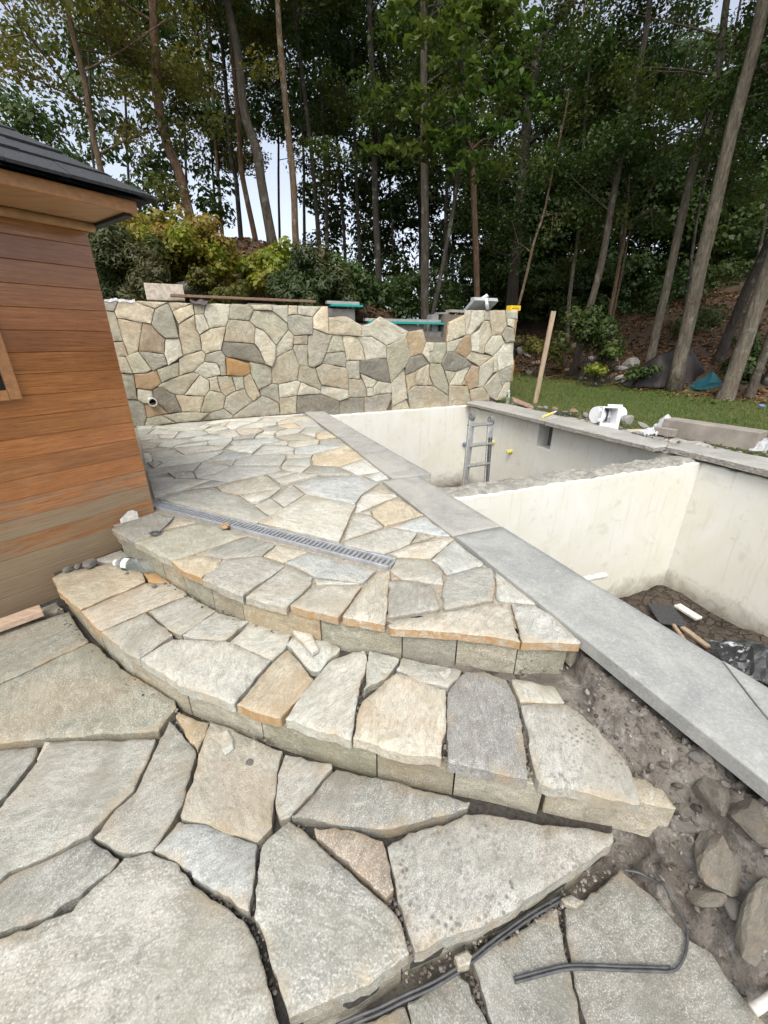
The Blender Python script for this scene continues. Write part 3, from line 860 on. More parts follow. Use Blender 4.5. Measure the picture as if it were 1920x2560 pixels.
def stone_mesh(name, pl, top, thick, seg, jit, bev, mats, rot, rough_edge=1.0, relief=(.06, .0015), rmax=.012, tilt=.004):
    """pl: ccw polygon in a local plane; returns a mesh around the polygon centre, turned by -rot"""
    n = len(pl)
    pts = []
    sd_ = random.random() * 100
    rj = min(rmax, .25 * min((pl[i] - pl[i - 1]).length for i in range(n)))
    for i in range(n):
        a, b = pl[i], pl[(i + 1) % n]
        z_ = pl[i - 1]
        d = b - a; L = d.length
        # rounded corner: start slightly off the corner
        c0 = a + (z_ - a).normalized() * rj * .5; c1 = a + d.normalized() * rj * .5
        pts.append(c0 * .7 + a * .3); pts.append(c1 * .7 + a * .3)
        k = max(1, int(L / seg)); nn = Vector((-d.y, d.x)).normalized()
        for j in range(1, k):
            q = a + d * (j / k)
            off = jit * (mnoise.noise(Vector((q.x * 9, q.y * 9, sd_))) * 1.3 + mnoise.noise(Vector((q.x * 34, q.y * 34, sd_ + 5))) * .7)
            pts.append(q + nn * off)
    c = sum(pts, Vector((0, 0))) / len(pts)
    pts = [p - c for p in pts]
    N = len(pts)
    A = []
    for i in range(N):
        t = (pts[(i + 1) % N] - pts[i - 1])
        nn = Vector((-t.y, t.x)).normalized()
        bw = bev * (1 + .9 * mnoise.noise(Vector((pts[i].x * 25, pts[i].y * 25, sd_ + 9)))) * rough_edge
        A.append(pts[i] + nn * bw)
    cr, sr = math.cos(-rot), math.sin(-rot)
    rt = lambda p: (p.x * cr - p.y * sr, p.x * sr + p.y * cr)
    tx, ty = random.gauss(0, tilt), random.gauss(0, tilt)
    # top face: triangulated with inner points so that it can carry real relief
    g = relief[0]; am = relief[1]
    ring = [Vector(p) for p in A]
    inner = []
    x0, x1 = min(p.x for p in A), max(p.x for p in A); y0, y1 = min(p.y for p in A), max(p.y for p in A)
    edges_ = [(A[i], A[(i + 1) % N]) for i in range(N)]
    yy = y0 + g * .6
    while yy < y1:
        xx = x0 + g * .6
        while xx < x1:
            q = Vector((xx + random.uniform(-.25, .25) * g, yy + random.uniform(-.25, .25) * g))
            ins = False; near = False
            for a, b in edges_:
                if (a.y > q.y) != (b.y > q.y) and q.x < (b.x - a.x) * (q.y - a.y) / (b.y - a.y) + a.x: ins = not ins
                e = b - a; L2 = e.length_squared
                t = max(0, min(1, (q - a).dot(e) / L2)) if L2 > 1e-12 else 0
                if (a + e * t - q).length < g * .4: near = True; break
            if ins and not near: inner.append(q)
            xx += g
        yy += g
    res = delaunay_2d_cdt(ring + inner, [], [list(range(N))], 1, 1e-5)
    ov, of, orig = res[0], res[2], res[3]
    back_ = {}
    for k_, ids in enumerate(orig):
        for q in ids: back_[q] = k_
    hz = lambda p, e=1.0: top + tx * p.x + ty * p.y + e * am * (mnoise.noise(Vector((p.x * 5.5, p.y * 5.5, sd_))) + .6 * mnoise.noise(Vector((p.x * 15, p.y * 15, sd_ + 2))))
    V = [(*rt(p), hz(p)) for p in ov]
    nT = len(V)
    for p in pts:
        V.append((*rt(p), hz(p) - bev * .9 * (1 + .7 * mnoise.noise(Vector((p.x * 30, p.y * 30, sd_ + 3))))))
    for p in pts:
        q = p * (1 + .012 * mnoise.noise(Vector((p.x * 20, p.y * 20, sd_ + 7))))
        V.append((*rt(q), top - thick))
    F = [tuple(f) for f in of]; fm = [0] * len(F); sm = [True] * len(F)
    for i in range(N):
        j = (i + 1) % N
        ti, tj = back_.get(i), back_.get(j)
        if ti is not None and tj is not None and ti != tj:
            F.append((nT + i, nT + j, tj, ti)); fm.append(0); sm.append(False)
        F.append((nT + N + i, nT + N + j, nT + j, nT + i)); fm.append(1); sm.append(False)
    me = bpy.data.meshes.new(name); me.from_pydata(V, [], F)
    for m in mats: me.materials.append(m)
    me.polygons.foreach_set('material_index', fm); me.polygons.foreach_set('use_smooth', sm); me.update()
    rv = [0.0] * nT + [1.0] * (2 * N)
    for q in range(N):
        if q in back_: rv[back_[q]] = 1.0
    me.attributes.new('rim', 'FLOAT', 'POINT').data.foreach_set('value', rv)
    return me, c
def shade(code):
    r_, g_, b_, a_ = SC[code]
    r_ *= 1.035
    f = random.uniform(.86, 1.12); w = random.uniform(-.02, .02)
    return (r_ * f * (1 + w), g_ * f, b_ * f * (1 - w), min(1, max(0, a_ * random.uniform(.5, 1.4))))
def lay(polys, z, parent, name, joint, thick, seg, jit, bev, zj=.003, snap_r=0, relief=(.05, .0025), tone=1.0):  # tone scales stone colour, painting in each area's share of light
    if snap_r: polys = snap(polys, snap_r)
    for code, pl in polys:
        pts = [atz(p, z).to_2d() for p in pl]
        if area2(pts) < 0: pts.reverse()
        clean = [pts[0]]
        for p in pts[1:]:
            if (p - clean[-1]).length > .004: clean.append(p)
        pts = clean
        if joint:
            a0 = area2(pts); d = joint
            q = inset(pts, d)
            while area2(q) < .35 * a0 and d > .001:
                d *= .6; q = inset(pts, d)
            pts = q
        rot = random.uniform(0, 6.28)
        spot = code.lower() == 'x'
        edge_mat = M['stone_rust'] if code.isupper() and code in 'CYTS' else M['stone_edge']
        me, c = stone_mesh(name, pts, 0, thick, seg, jit, bev, [M['stone_spot'] if spot else M['stone'], edge_mat], rot, 1.0, relief)
        o = bpy.data.objects.new(name, me)
        o.matrix_basis = Matrix.Translation((c.x, c.y, z + random.uniform(-zj, zj))) @ Matrix.Rotation(rot, 4, 'Z')
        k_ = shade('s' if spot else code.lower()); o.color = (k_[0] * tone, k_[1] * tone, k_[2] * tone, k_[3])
        link(o, parent)

def bed(name, pxs, z, mat, depth=.1, extra=None):
    pts = [atz(p, z).to_2d() for p in pxs] if extra is None else extra
    if area2(pts) < 0: pts = list(reversed(pts))
    n = len(pts)
    V = [(p.x, p.y, z) for p in pts] + [(p.x, p.y, z - depth) for p in pts]
    F = [tuple(range(n))] + [(n + i, n + (i + 1) % n, (i + 1) % n, i) for i in range(n)]
    o = make(name, V, F, mat); tag(o, kind='structure')
    return o
E = lambda c, s: [px(c, *map(float, q.split(','))) for q in s.split()]
EDGE_D = E('P2', '40,225 165,300 370,410 545,510 780,612 1030,672 1310,727 1575,768') + E('P3', '300,1060 720,1085 1145,1150 1535,1156')
EDGE_C = E('P4', '62,175 210,345 310,450 430,553 510,598 720,733 1005,832 1245,908') + E('P5', '295,580 480,632 675,662 1030,742 1200,784 1495,848')
EDGE_B = [(723, 2548), (900, 2470), (1026, 2384)] + E('P7', '400,702 600,620 750,522 900,420 1035,327')

# upper patio: mortar bed, flagstones
d_in = [atz((x, y - 9), -.03).to_2d() for x, y in EDGE_D]
poly_d = d_in + [atz(p, -.03).to_2d() for p in ((1440, 1610), (1130, 1345), (985, 1205), (757, 1026), (330, 1064))] + [Vector((-4.6, 5.75)), Vector((-2.6, 2.2))]
patio = bed('upper_patio', None, -.022, M['mortar'], .14, poly_d)
lay(FAR, ZD, patio, 'paving_stone', .006, .04, .09, .005, .004, .002, snap_r=3.2, relief=(.12, .0015), tone=1.14)  # far stones lightened in colour to stand for open-sky light
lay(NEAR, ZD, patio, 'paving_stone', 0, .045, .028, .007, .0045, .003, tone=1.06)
# step
c_in = [atz((x + (4 if x < 1250 else -90), y - (12 if x < 1250 else 60)), ZC - .04).to_2d() for x, y in EDGE_C]
poly_c = c_in + [atz(p, ZC - .04).to_2d() for p in ((1470, 1760), (1400, 1600))] + [atz(p, ZC - .04).to_2d() for p in reversed(EDGE_D)] + [Vector((-2.3, 2.5))]
step = bed('stone_step', None, ZC - .036, M['darkbed'], .12, poly_c)
lay(STEPC, ZC, step, 'tread_stone', 0, .05, .022, .008, .0045, .004)
# lower patio
b_in = [atz((x - 6, y - 10), ZB - .045).to_2d() for x, y in EDGE_B]
poly_b = [Vector((-.75, -.35))] + b_in + [atz(p, ZB - .045).to_2d() for p in E('P5', '1380,900 1200,800')] + [atz((x, y), ZB - .045).to_2d() for x, y in reversed(EDGE_C)] + [Vector((-2.5, 2.4)), Vector((-4.0, .6)), Vector((-3.5, -1.2))]
lower = bed('lower_patio', None, ZB - .05, M['darkbed'], .12, poly_b)
lay(LOWER, ZB, lower, 'paving_stone', 0, .06, .02, .008, .0045, .004, tone=.81)  # stones darkened in colour to stand for foreground shade
# landing below
land = bed('lower_landing', None, ZA - .06, M['soil'], .3, [Vector(p) for p in ((-3.4, -2.2), (3.2, -2.2), (3.2, .2), (1.6, 1.2), (.6, 1.3), (-.4, .5), (-3.4, -.4))])
lay(LAND, ZA, land, 'paving_stone', 0, .055, .02, .008, .0045, .004, tone=.74)  # foreground shade painted into the landing stones' colour too

# risers
def risers(edge, z_top, z_bot, cuts, parent, thick_top, back=.022, codes='egtl', last_tall=False):
    """blocks under the tread edge; cuts are pixel x positions of the joints"""
    P = [atz(p, z_top).to_2d() for p in edge]
    # dense polyline keyed by pixel x
    dense = []
    for i in range(len(edge) - 1):
        for k in range(8):
            t = k / 8
            dense.append((edge[i][0] * (1 - t) + edge[i + 1][0] * t, P[i].lerp(P[i + 1], t)))
    dense.append((edge[-1][0], P[-1]))
    n = len(dense)
    sm = [(dense[i][0], sum((dense[min(max(j, 0), n - 1)][1] for j in range(i - 4, i + 5)), Vector((0, 0))) / 9) for i in range(n)]
    bounds = [sm[0][0]] + cuts + [sm[-1][0]]
    for bi in range(len(bounds) - (2 if last_tall else 1)):
        seq = [q for x, q in sm if bounds[bi] <= x <= bounds[bi + 1]]
        def at(xv):
            for i in range(n - 1):
                if sm[i][0] <= xv <= sm[i + 1][0]:
                    t = (xv - sm[i][0]) / max(1e-6, sm[i + 1][0] - sm[i][0])
                    return sm[i][1].lerp(sm[i + 1][1], t)
            return sm[-1][1]
        a, b = at(bounds[bi]), at(bounds[bi + 1])
        seq = [a] + [q for q in seq if (q - a).length > .02 and (q - b).length > .02] + [b]
        if len(seq) < 2 or (a - b).length < .02: continue
        # trim joint
        d0 = (seq[1] - seq[0]).normalized(); d1 = (seq[-1] - seq[-2]).normalized()
        seq[0] = seq[0] + d0 * .003; seq[-1] = seq[-1] - d1 * .003
        zt = z_top - thick_top - .003; zb = z_bot - .05
        proud = random.uniform(-.004, .004)
        V = []; m = len(seq); rows = [0, .012, .5, .985, 1]
        for j, fr in enumerate(rows):
            for i, q in enumerate(seq):
                t = (seq[min(i + 1, m - 1)] - seq[max(i - 1, 0)]).normalized()
                nn = Vector((-t.y, t.x))      # inwards (away from the viewer)
                w = back + proud + .006 * mnoise.noise(Vector((q.x * 8, q.y * 8, fr * 3 + bi))) + (.006 if fr in (0, 1) else 0)
                p = q + nn * w
                V.append((p.x, p.y, zt + (zb - zt) * fr))
        for i, q in enumerate(seq):
            t = (seq[min(i + 1, m - 1)] - seq[max(i - 1, 0)]).normalized(); nn = Vector((-t.y, t.x))
            p = q + nn * (back + .11); V.append((p.x, p.y, zt))
        for i, q in enumerate(seq):
            t = (seq[min(i + 1, m - 1)] - seq[max(i - 1, 0)]).normalized(); nn = Vector((-t.y, t.x))
            p = q + nn * (back + .11); V.append((p.x, p.y, zb))
        F = []
        nr = len(rows)
        for j in range(nr - 1):
            for i in range(m - 1):
                F.append((j * m + i, j * m + i + 1, (j + 1) * m + i + 1, (j + 1) * m + i))
        for i in range(m - 1): F.append((nr * m + i, nr * m + i + 1, i + 1, i))
        F.append(tuple([j * m for j in range(nr)] + [(nr + 1) * m, nr * m]))
        F.append(tuple([nr * m + m - 1, (nr + 1) * m + m - 1] + [j * m + m - 1 for j in range(nr - 1, -1, -1)]))
        cx = sum(v[0] for v in V) / len(V); cy = sum(v[1] for v in V) / len(V); cz = (zt + zb) / 2
        ang = math.atan2((seq[-1] - seq[0]).y, (seq[-1] - seq[0]).x)
        ca, sa = math.cos(-ang), math.sin(-ang)
        VL = [((v[0] - cx) * ca - (v[1] - cy) * sa, (v[0] - cx) * sa + (v[1] - cy) * ca, v[2] - cz) for v in V]
        me = bpy.data.meshes.new('riser_stone'); me.from_pydata(VL, [], F); me.materials.append(M['stone_edge']); me.update()
        bm = bmesh.new(); bm.from_mesh(me); bmesh.ops.recalc_face_normals(bm, faces=bm.faces); bm.to_mesh(me); bm.free()
        o = bpy.data.objects.new('riser_stone', me)
        o.matrix_basis = Matrix.Translation((cx, cy, cz)) @ Matrix.Rotation(ang, 4, 'Z')
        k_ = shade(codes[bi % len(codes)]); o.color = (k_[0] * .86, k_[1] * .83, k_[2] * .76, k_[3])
        link(o, parent)
xs = lambda c, *v: [px(c, q, 0)[0] for q in v]
risers(EDGE_D, ZD, ZC, xs('P2', 300, 415, 570, 750, 1200) + xs('P3', 342, 742, 1152), patio, .045, codes='etetyegte')
risers(EDGE_C, ZC, ZB, xs('P4', 270, 430, 718, 1120) + xs('P5', 395, 720, 1110), step, .05, codes='tltletlt', last_tall=True)
risers(EDGE_B, ZB, ZA, xs('P7', 185, 570, 895), lower, .06, codes='ggee')
# the long riser block that runs on past the end of the step
pa, pb = atz(px('P5', 1118, 775), ZC - .055), atz(px('P5', 1655, 880), ZC - .055)
dd = (pb - pa).to_2d().normalized(); nn = Vector((-dd.y, dd.x))
q4 = [pa.to_2d() + nn * .012, pb.to_2d() + nn * .012, pb.to_2d() + nn * .10 - dd * .03, pa.to_2d() + nn * .12]
me, c = stone_mesh('riser_stone', q4, 0, .17, .03, .004, .006, [M['stone_edge'], M['stone_edge']], .5)
o = bpy.data.objects.new('riser_stone', me); o.matrix_basis = Matrix.Translation((c.x, c.y, ZC - .056)) @ Matrix.Rotation(.5, 4, 'Z'); o.color = shade('t'); link(o, step)

# ------------------------------------------------------------------ raised stone wall
W0 = atz((340, 1065), 0.0); W1_ = atz((1275, 1000), -.03); W1_.z = 0
WD = (W1_ - W0).normalized(); WN = Vector((WD.y, -WD.x, 0))      # WN faces the patio
def wsh(p):
    q = onplane(p, W0, WN)
    return Vector(((q - W0).dot(WD), q.z))
def wpt(s, h, d=0.0):
    return W0 + WD * s + Vector((0, 0, h)) + WN * d
s_at = lambda x, y: wsh((x, y)).x
wall = empty('stone_wall', W0)
tag(wall, 'raised retaining wall of irregular multicoloured flagstone veneer behind the pool', 'wall')
def core(s0, s1, h0, h1, d0, d1, mat, name='wall_core'):
    c = wpt((s0 + s1) / 2, (h0 + h1) / 2, (d0 + d1) / 2)
    return box(name, c, WD, WN, (0, 0, 1), (s1 - s0) / 2, abs(d1 - d0) / 2, (h1 - h0) / 2, mat, wall, .004)
SA, SB, SCC, SDD, SEE = s_at(820, 790), s_at(893, 790), s_at(1115, 790), s_at(1290, 790), s_at(1066, 830)
core(-2.0, SA, -.6, 1.66, -.04, -.34, M['grout'])
core(SA + .002, SCC - .002, -.6, 1.26, -.041, -.34, M['grout'])
core(SCC, SDD, -.6, 1.66, -.04, -.34, M['grout'])
core(SA + .02, SB, 1.262, 1.70, -.10, -.33, M['concrete'], 'concrete_pier')
core(SB + .002, SEE - .002, 1.262, 1.47, -.11, -.33, M['concrete'], 'concrete_pier')
core(SEE, SCC - .003, 1.262, 1.36, -.12, -.33, M['concrete'], 'concrete_pier')
core(SCC - .20, SCC - .06, 1.362, 1.66, -.16, -.36, M['block'], 'concrete_block')
core(SCC - .055, SCC + .16, 1.664, 1.70, -.10, -.34, M['block'], 'concrete_block')
Wm = Matrix(((WD.x, 0, WN.x, 0), (WD.y, 0, WN.y, 0), (0, 1, WN.z, 0), (0, 0, 0, 1)))   # local (s, h, depth)
for code, pl in snap(WALL, 6):
    pts = [wsh(p) for p in pl]
    if area2(pts) < 0: pts.reverse()
    a0 = area2(pts); dj = .0042
    q = inset(pts, dj)
    while area2(q) < .4 * a0 and dj > .001:
        dj *= .6; q = inset(pts, dj)
    rot = random.gauss(.15, .5)
    me, c = stone_mesh('wall_stone', q, 0, .05, .06, .007, .005, [M['wallstone'], M['stone_rust'] if code in 'coy' else M['stone_edge']], rot, 1.0, (.04, .011), .006, .03)
    o = bpy.data.objects.new('wall_stone', me)
    P = wpt(c.x, c.y, random.uniform(-.012, .012)) - W0
    o.matrix_basis = Matrix.Translation(P) @ Wm @ Matrix.Rotation(rot, 4, 'Z')
    k_ = shade(code); f_ = 1.26 if code in 'clw' else 1.06; o.color = (k_[0] * 1.06 * f_, k_[1] * 1.01 * f_, k_[2] * .91 * f_, k_[3] * 1.2 + .04); link(o, wall)
# ------------------------------------------------------------------ ground sheet
FRp = atz((1176, 1014), -.06); BRp = atz((1756, 1151), -.06)
PD = (BRp - FRp).normalized()                 # along the right pool wall, towards the viewer
PN = Vector((PD.y, -PD.x, 0)); PN = PN if PN.x < 0 else -PN     # from that wall into the pool
NEp = FRp + PD * ((BRp - FRp).length + 4.5)
SITE = [(-14, 1), (-6.5, 5.0), *[(W0 + WD * s - WN * .2).to_2d()[:] for s in (-2.5, SDD - .1)],
        (FRp - PN * .6)[:2], (NEp - PN * .6)[:2], (NEp.x + 1, -9), (-14, -9)]
def inside(x, y, pl):
    r_ = False
    for i in range(len(pl)):
        x1, y1 = pl[i]; x2, y2 = pl[i - 1]
        if (y1 > y) != (y2 > y) and x < (x2 - x1) * (y - y1) / (y2 - y1) + x1: r_ = not r_
    return r_
WEDGE = [(-40, 13.5), (-6, 10.5), (1.2, 11.0), (3.2, 13.5), (4.7, 15.2), (6.0, 12.9), (7.1, 10.75), (7.8, 9.5), (9.5, 8.7), (14, 7.5), (40, 3)]
def wedge_dist(x, y):
    """> 0 inside the woods"""
    best = 1e9
    for i in range(len(WEDGE) - 1):
        (x1, y1), (x2, y2) = WEDGE[i], WEDGE[i + 1]
        dx, dy = x2 - x1, y2 - y1
        t = max(0, min(1, ((x - x1) * dx + (y - y1) * dy) / (dx * dx + dy * dy)))
        best = min(best, math.hypot(x - x1 - t * dx, y - y1 - t * dy))
    pl = WEDGE + [(40, 400), (-40, 400)]
    return best if inside(x, y, pl) or x > 40 and y > 3 or x < -40 and y > 13 else -best
def ground_z(x, y):
    z = -.12 + .03 * max(-2, min(14, y - 6))
    b = wedge_dist(x, y)
    if b > 0:
        z += .34 * min(b, 2.5) + (.10 + .22 * max(0.0, min(1.0, (x - 1) / 6))) * max(0, min(b - 2.5, 12)) + .12 * mnoise.noise(Vector((x * .6, y * .6, 0))) * min(1, b)
    z += 2.9 * math.exp(-((x + 4.5) / (4.6 if x > -4.5 else 7.5)) ** 2 - ((y - 14.5) / 4.2) ** 2)
    if y > 20: z -= min(3.0, .12 * (y - 20))
    return z
def axis(a, lo, hi, b, st):
    v = list(np.arange(lo, hi + 1e-6, st)); w = [hi + k for k in (1, 2.5, 5, 9, 15, 25, 45, 90, 200, b)]; u = [lo - k for k in (1, 2.5, 5, 9, 15, 25, 45, 90, 200, a)]
    return sorted(u) + v + w
gx, gy = axis(900, -12, 16, 900, .3), axis(900, -4, 26, 900, .3)
GV = []; GW = []
for y in gy:
    for x in gx:
        if inside(x, y, SITE): GV.append((x, y, -2.4)); GW.append(0.0)
        else:
            GV.append((x, y, ground_z(x, y) if abs(x) < 300 and abs(y) < 300 else -2.5))
            b = wedge_dist(x, y) + .8 * mnoise.noise(Vector((x * .9, y * .9, 3)))
            GW.append(max(0.0, min(1.0, b * 1.6 + .5)))
nx = len(gx)
GF = [(j * nx + i, j * nx + i + 1, (j + 1) * nx + i + 1, (j + 1) * nx + i) for j in range(len(gy) - 1) for i in range(nx - 1)]
ground = make('ground', GV, GF, M['ground'], smooth=True); tag(ground, kind='structure')
at = ground.data.attributes.new('woods', 'FLOAT', 'POINT'); at.data.foreach_set('value', GW)

# ------------------------------------------------------------------ pool shell
ZF = -1.75
def wall_strip(name, A, B, n, zt, zb, thick, mat, jit=.012, seg=.05, parent=None):
    """wall face from A to B (2D), thickness away from n, torn upper edge"""
    A, B, n = Vector(A[:2]), Vector(B[:2]), Vector(n[:2])
    L = (B - A).length; k = max(2, int(L / seg)); V = []; F = []
    sd_ = random.random() * 50
    for i in range(k + 1):
        p = A.lerp(B, i / k)
        h = zt + jit * (mnoise.noise(Vector((p.x * 9, p.y * 9, sd_))) + .8 * mnoise.noise(Vector((p.x * 37, p.y * 37, sd_))))
        q = p - n * thick
        V += [(p.x, p.y, zb), (p.x + n.x * .001, p.y + n.y * .001, h - .012), (p.x - n.x * .012, p.y - n.y * .012, h), (q.x, q.y, h - .01), (q.x, q.y, zb)]
    for i in range(k):
        for j in range(4): F.append((i * 5 + j, (i + 1) * 5 + j, (i + 1) * 5 + j + 1, i * 5 + j + 1))
    F.append((0, 1, 2, 3, 4)); F.append(tuple(k * 5 + j for j in (4, 3, 2, 1, 0)))
    o = make(name, V, F, mat, parent)
    bm = bmesh.new(); bm.from_mesh(o.data); bmesh.ops.recalc_face_normals(bm, faces=bm.faces); bm.to_mesh(o.data); bm.free()
    if parent is None: tag(o, kind='structure')
    return o
FLp = atz((836, 1040), -.06); far_n = Vector(((FRp - FLp).y, -(FRp - FLp).x, 0)).normalized()
FL2 = FLp + (FLp - FRp).normalized() * .8
wall_strip('pool_wall', FL2, FRp, far_n, -.055, ZF - .1, .22, M['plaster'], .008)
# right wall with the skimmer opening
def rs(p):  # pixel -> (distance along the wall, z)
    q = onplane(p, FRp, PN); return (q - FRp).dot(PD), q.z
n0, _ = rs((1347, 1075)); n1, _ = rs((1381, 1085)); _, nz = rs((1362, 1121))
rp = lambda s: FRp + PD * s
wall_strip('pool_wall', rp(.001), rp(n0), PN, -.085, ZF - .1, .25, M['plaster'], .014)
wall_strip('pool_wall', rp(n1), NEp, PN, -.09, ZF - .1, .25, M['plaster'], .018)
wall_strip('pool_wall', rp(n0 + .002), rp(n1 - .002), PN, nz, ZF - .1, .25, M['plaster'], .02)
box('skimmer_niche', rp((n0 + n1) / 2) - PN * .27 + Vector((0, 0, (nz - .0) / 2 - .03)), PD, PN, (0, 0, 1), (n1 - n0) / 2 + .03, .03, abs(nz) / 2 + .05, M['concrete']); tag(bpy.data.objects['skimmer_niche'], kind='structure')
# dividing beam
bf0, bf1 = atz((1075, 1250), -.06), BRp
bfd = (bf1 - atz((1187, 1234), -.06)).normalized(); bf0 = bf1 - bfd * 3.4
bfn = Vector((bfd.y, -bfd.x, 0))
wall_strip('pool_wall', bf0, bf1 - bfd * .003, bfn, -.085, ZF - .1, .10, M['plaster'], .012)
BW = .34
V = []; F = []; K, J = 90, 10
for i in range(K + 1):
    for j in range(J + 1):
        p = (bf0 + bfd * .0).lerp(bf1, i / K) - bfn * (.012 + BW * j / J)
        h = -.088 + .05 * math.sin(math.pi * min(1, j / J * 1.15)) * .6 + .028 * mnoise.noise(p * 7) + .016 * mnoise.noise(p * 24) - (.05 if j == J else 0) - (.01 if j == 0 else 0)
        V.append((p.x, p.y, h))
for i in range(K):
    for j in range(J): F.append((i * (J + 1) + j, (i + 1) * (J + 1) + j, (i + 1) * (J + 1) + j + 1, i * (J + 1) + j + 1))
o = make('pool_beam', V, F, M['beam']); tag(o, kind='structure')
wall_strip('pool_beam_wall', bf1 - bfn * (BW + .012), bf0 - bfn * (BW + .012), -bfn, -.13, ZF - .1, .2, M['plaster'], .01)
# floor
V = []; F = []; K = 46
fo, fx, fy = BRp + Vector((0, 0, 0)), -bfd, Vector((PD.x, PD.y, 0))
for i in range(K + 1):
    for j in range(K + 1):
        p = fo + fx * (i / K * 3.6 - .1) + fy * (j / K * 5.0 - .1)
        cr = abs(mnoise.noise(Vector((p.x * 6, p.y * 6, 1))))
        V.append((p.x, p.y, ZF + .06 * mnoise.noise(Vector((p.x * 2, p.y * 2, 0))) + .05 * cr + .03 * mnoise.noise(Vector((p.x * 15, p.y * 15, 2)))))
for i in range(K):
    for j in range(K): F.append((i * (K + 1) + j, (i + 1) * (K + 1) + j, (i + 1) * (K + 1) + j + 1, i * (K + 1) + j + 1))
o = make('pool_floor', V, F, M['mud'], smooth=False); tag(o, kind='structure')
box('deep_pool_floor', (FRp + FLp) / 2 + PD * 2.2 + Vector((0, 0, ZF - .05)), bfd, -bfn, (0, 0, 1), 2.6, 2.3, .03, M['mud']); tag(bpy.data.objects['deep_pool_floor'], kind='structure')

# coping slabs on the patio side
cop = empty('pool_coping', atz((985, 1200), 0)); tag(cop, 'wide grey bluestone coping slabs between patio and pool', 'coping')
def slab(name, pxs, z, thick, mat, parent, jit=.001, bev=.004, seg=.2, edge=None):
    pts = [atz(p, z).to_2d() for p in pxs]
    if area2(pts) < 0: pts.reverse()
    me, c = stone_mesh(name, pts, 0, thick, seg, jit, bev, [mat, edge or mat], 0, .5)
    o = bpy.data.objects.new(name, me)
    off = parent.location if parent else Vector((0, 0, 0))
    o.location = Vector((c.x, c.y, z)) - off
    return link(o, parent)
slab('coping_slab', E('Q2', '415,40 620,32 1043,284 776,300'), .026, .05, M['bluestone_dusty'], cop)
slab('coping_slab', E('P1', '1112,182 1250,174 1613,380 1395,404'), .026, .05, M['bluestone_dusty'], cop)
slab('coping_slab', E('P3', '245,105 485,76 1018,402 704,466'), .012, .05, M['bluestone_dusty'], cop)
slab('coping_slab', [(1140, 1342), (1256, 1317), (1480, 1455), (1803, 1649), (1891, 1764), (1990, 1880), (1990, 2014), (1400, 1549)], .014, .058, M['bluestone'], cop)
slab('coping_slab', [(1806, 1650), (1920, 1719), (2100, 1826), (2100, 2020), (1994, 1880), (1895, 1765)], .014, .058, M['bluestone'], cop)
# concrete shell under that coping
c0, c1 = atz((1075, 1185), 0), atz((1920, 1735), 0)
cd = (c1 - c0).normalized(); cn = Vector((cd.y, -cd.x, 0)); cn = cn if cn.x > 0 else -cn
a_ = c0 - cd * 5.2; b_ = c1 + cd * 2.5
wall_strip('pool_wall', a_ - cn * .05, b_ - cn * .05, cn, -.048, ZF - .1, .24, M['plaster'], .004, .2)

# coping on the far side: split-edge flagstones
rc = empty('flagstone_coping', BRp); tag(rc, 'long rock-faced flagstone coping along the lawn side of the pool', 'coping')
def rock_slab(pxs, z, thick):
    pts = [atz(p, z).to_2d() for p in pxs]
    if area2(pts) < 0: pts.reverse()
    me, c = stone_mesh('coping_slab', pts, 0, thick, .035, .010, .012, [M['bluestone_dusty'], M['rockface']], 0)
    o = bpy.data.objects.new('coping_slab', me); o.location = Vector((c.x, c.y, z)) - rc.location; return link(o, rc)
rock_slab(E('C3', '55,138 470,238 560,216 300,152 110,128'), .03, .06)
rock_slab(E('C3', '474,240 1056,374 1124,366 1130,352 800,268 564,216'), .03, .065)
rock_slab(E('C3', '1122,372 1659,498 1800,531 1800,470 1659,434 1200,352'), .02, .07)
# concrete ledge behind those slabs, carrying rubble
led = []
for i in range(61):
    s = -.5 + i * .15
    for j in range(7):
        p = FRp + PD * s - PN * (.16 + .13 * j)
        led.append((p.x, p.y, -.03 + .035 * mnoise.noise(p * 5) + .02 * mnoise.noise(p * 17) - (.09 * max(0, j - 4)) - (.03 if j == 0 else 0)))
LF = [(i * 7 + j, (i + 1) * 7 + j, (i + 1) * 7 + j + 1, i * 7 + j + 1) for i in range(60) for j in range(6)]
o = make('pool_ledge', led, LF, M['beam']); tag(o, kind='structure')

# ------------------------------------------------------------------ bare soil beside the steps, under the coping
e0, e1 = atz((1452, 1625), -.02), atz((1920, 1990), -.02)
ed = (e1 - e0).to_2d().normalized(); en = Vector((ed.y, -ed.x)); en = en if en.x < 0 else -en   # towards the steps
V = []; F = []; K, J = 200, 100
def sst(a, b, x):
    t = max(0, min(1, (x - a) / (b - a))); return t * t * (3 - 2 * t)
def soil_z(x, y):
    r_ = Vector((x, y)) - e0.to_2d(); t = r_.dot(ed); d = r_.dot(en)
    hi = -.09 - .125 * sst(-.02, .13, d)                        # mortar shelf at step height
    lo = -.10 - .20 * sst(-.03, .05, d) - .29 * sst(.03, .22, d)   # dug-out below
    w = sst(.38, .58, t + .5 * d)
    z = hi * (1 - w) + lo * w
    p3 = Vector((x, y, 0))
    amp = .016 + .06 * w * (1 - sst(.25, .4, d)) + .012 * sst(-.05, .05, .1 - d)
    rid = 1 - 2 * abs(mnoise.noise(p3 * 12))
    z += amp * (mnoise.noise(p3 * 9) + .6 * mnoise.noise(p3 * 23) + .5 * mnoise.noise(p3 * 60) + .25 * rid)
    return max(z, ZA - .075 + .014 * mnoise.noise(p3 * 14) + .006 * mnoise.noise(p3 * 50))
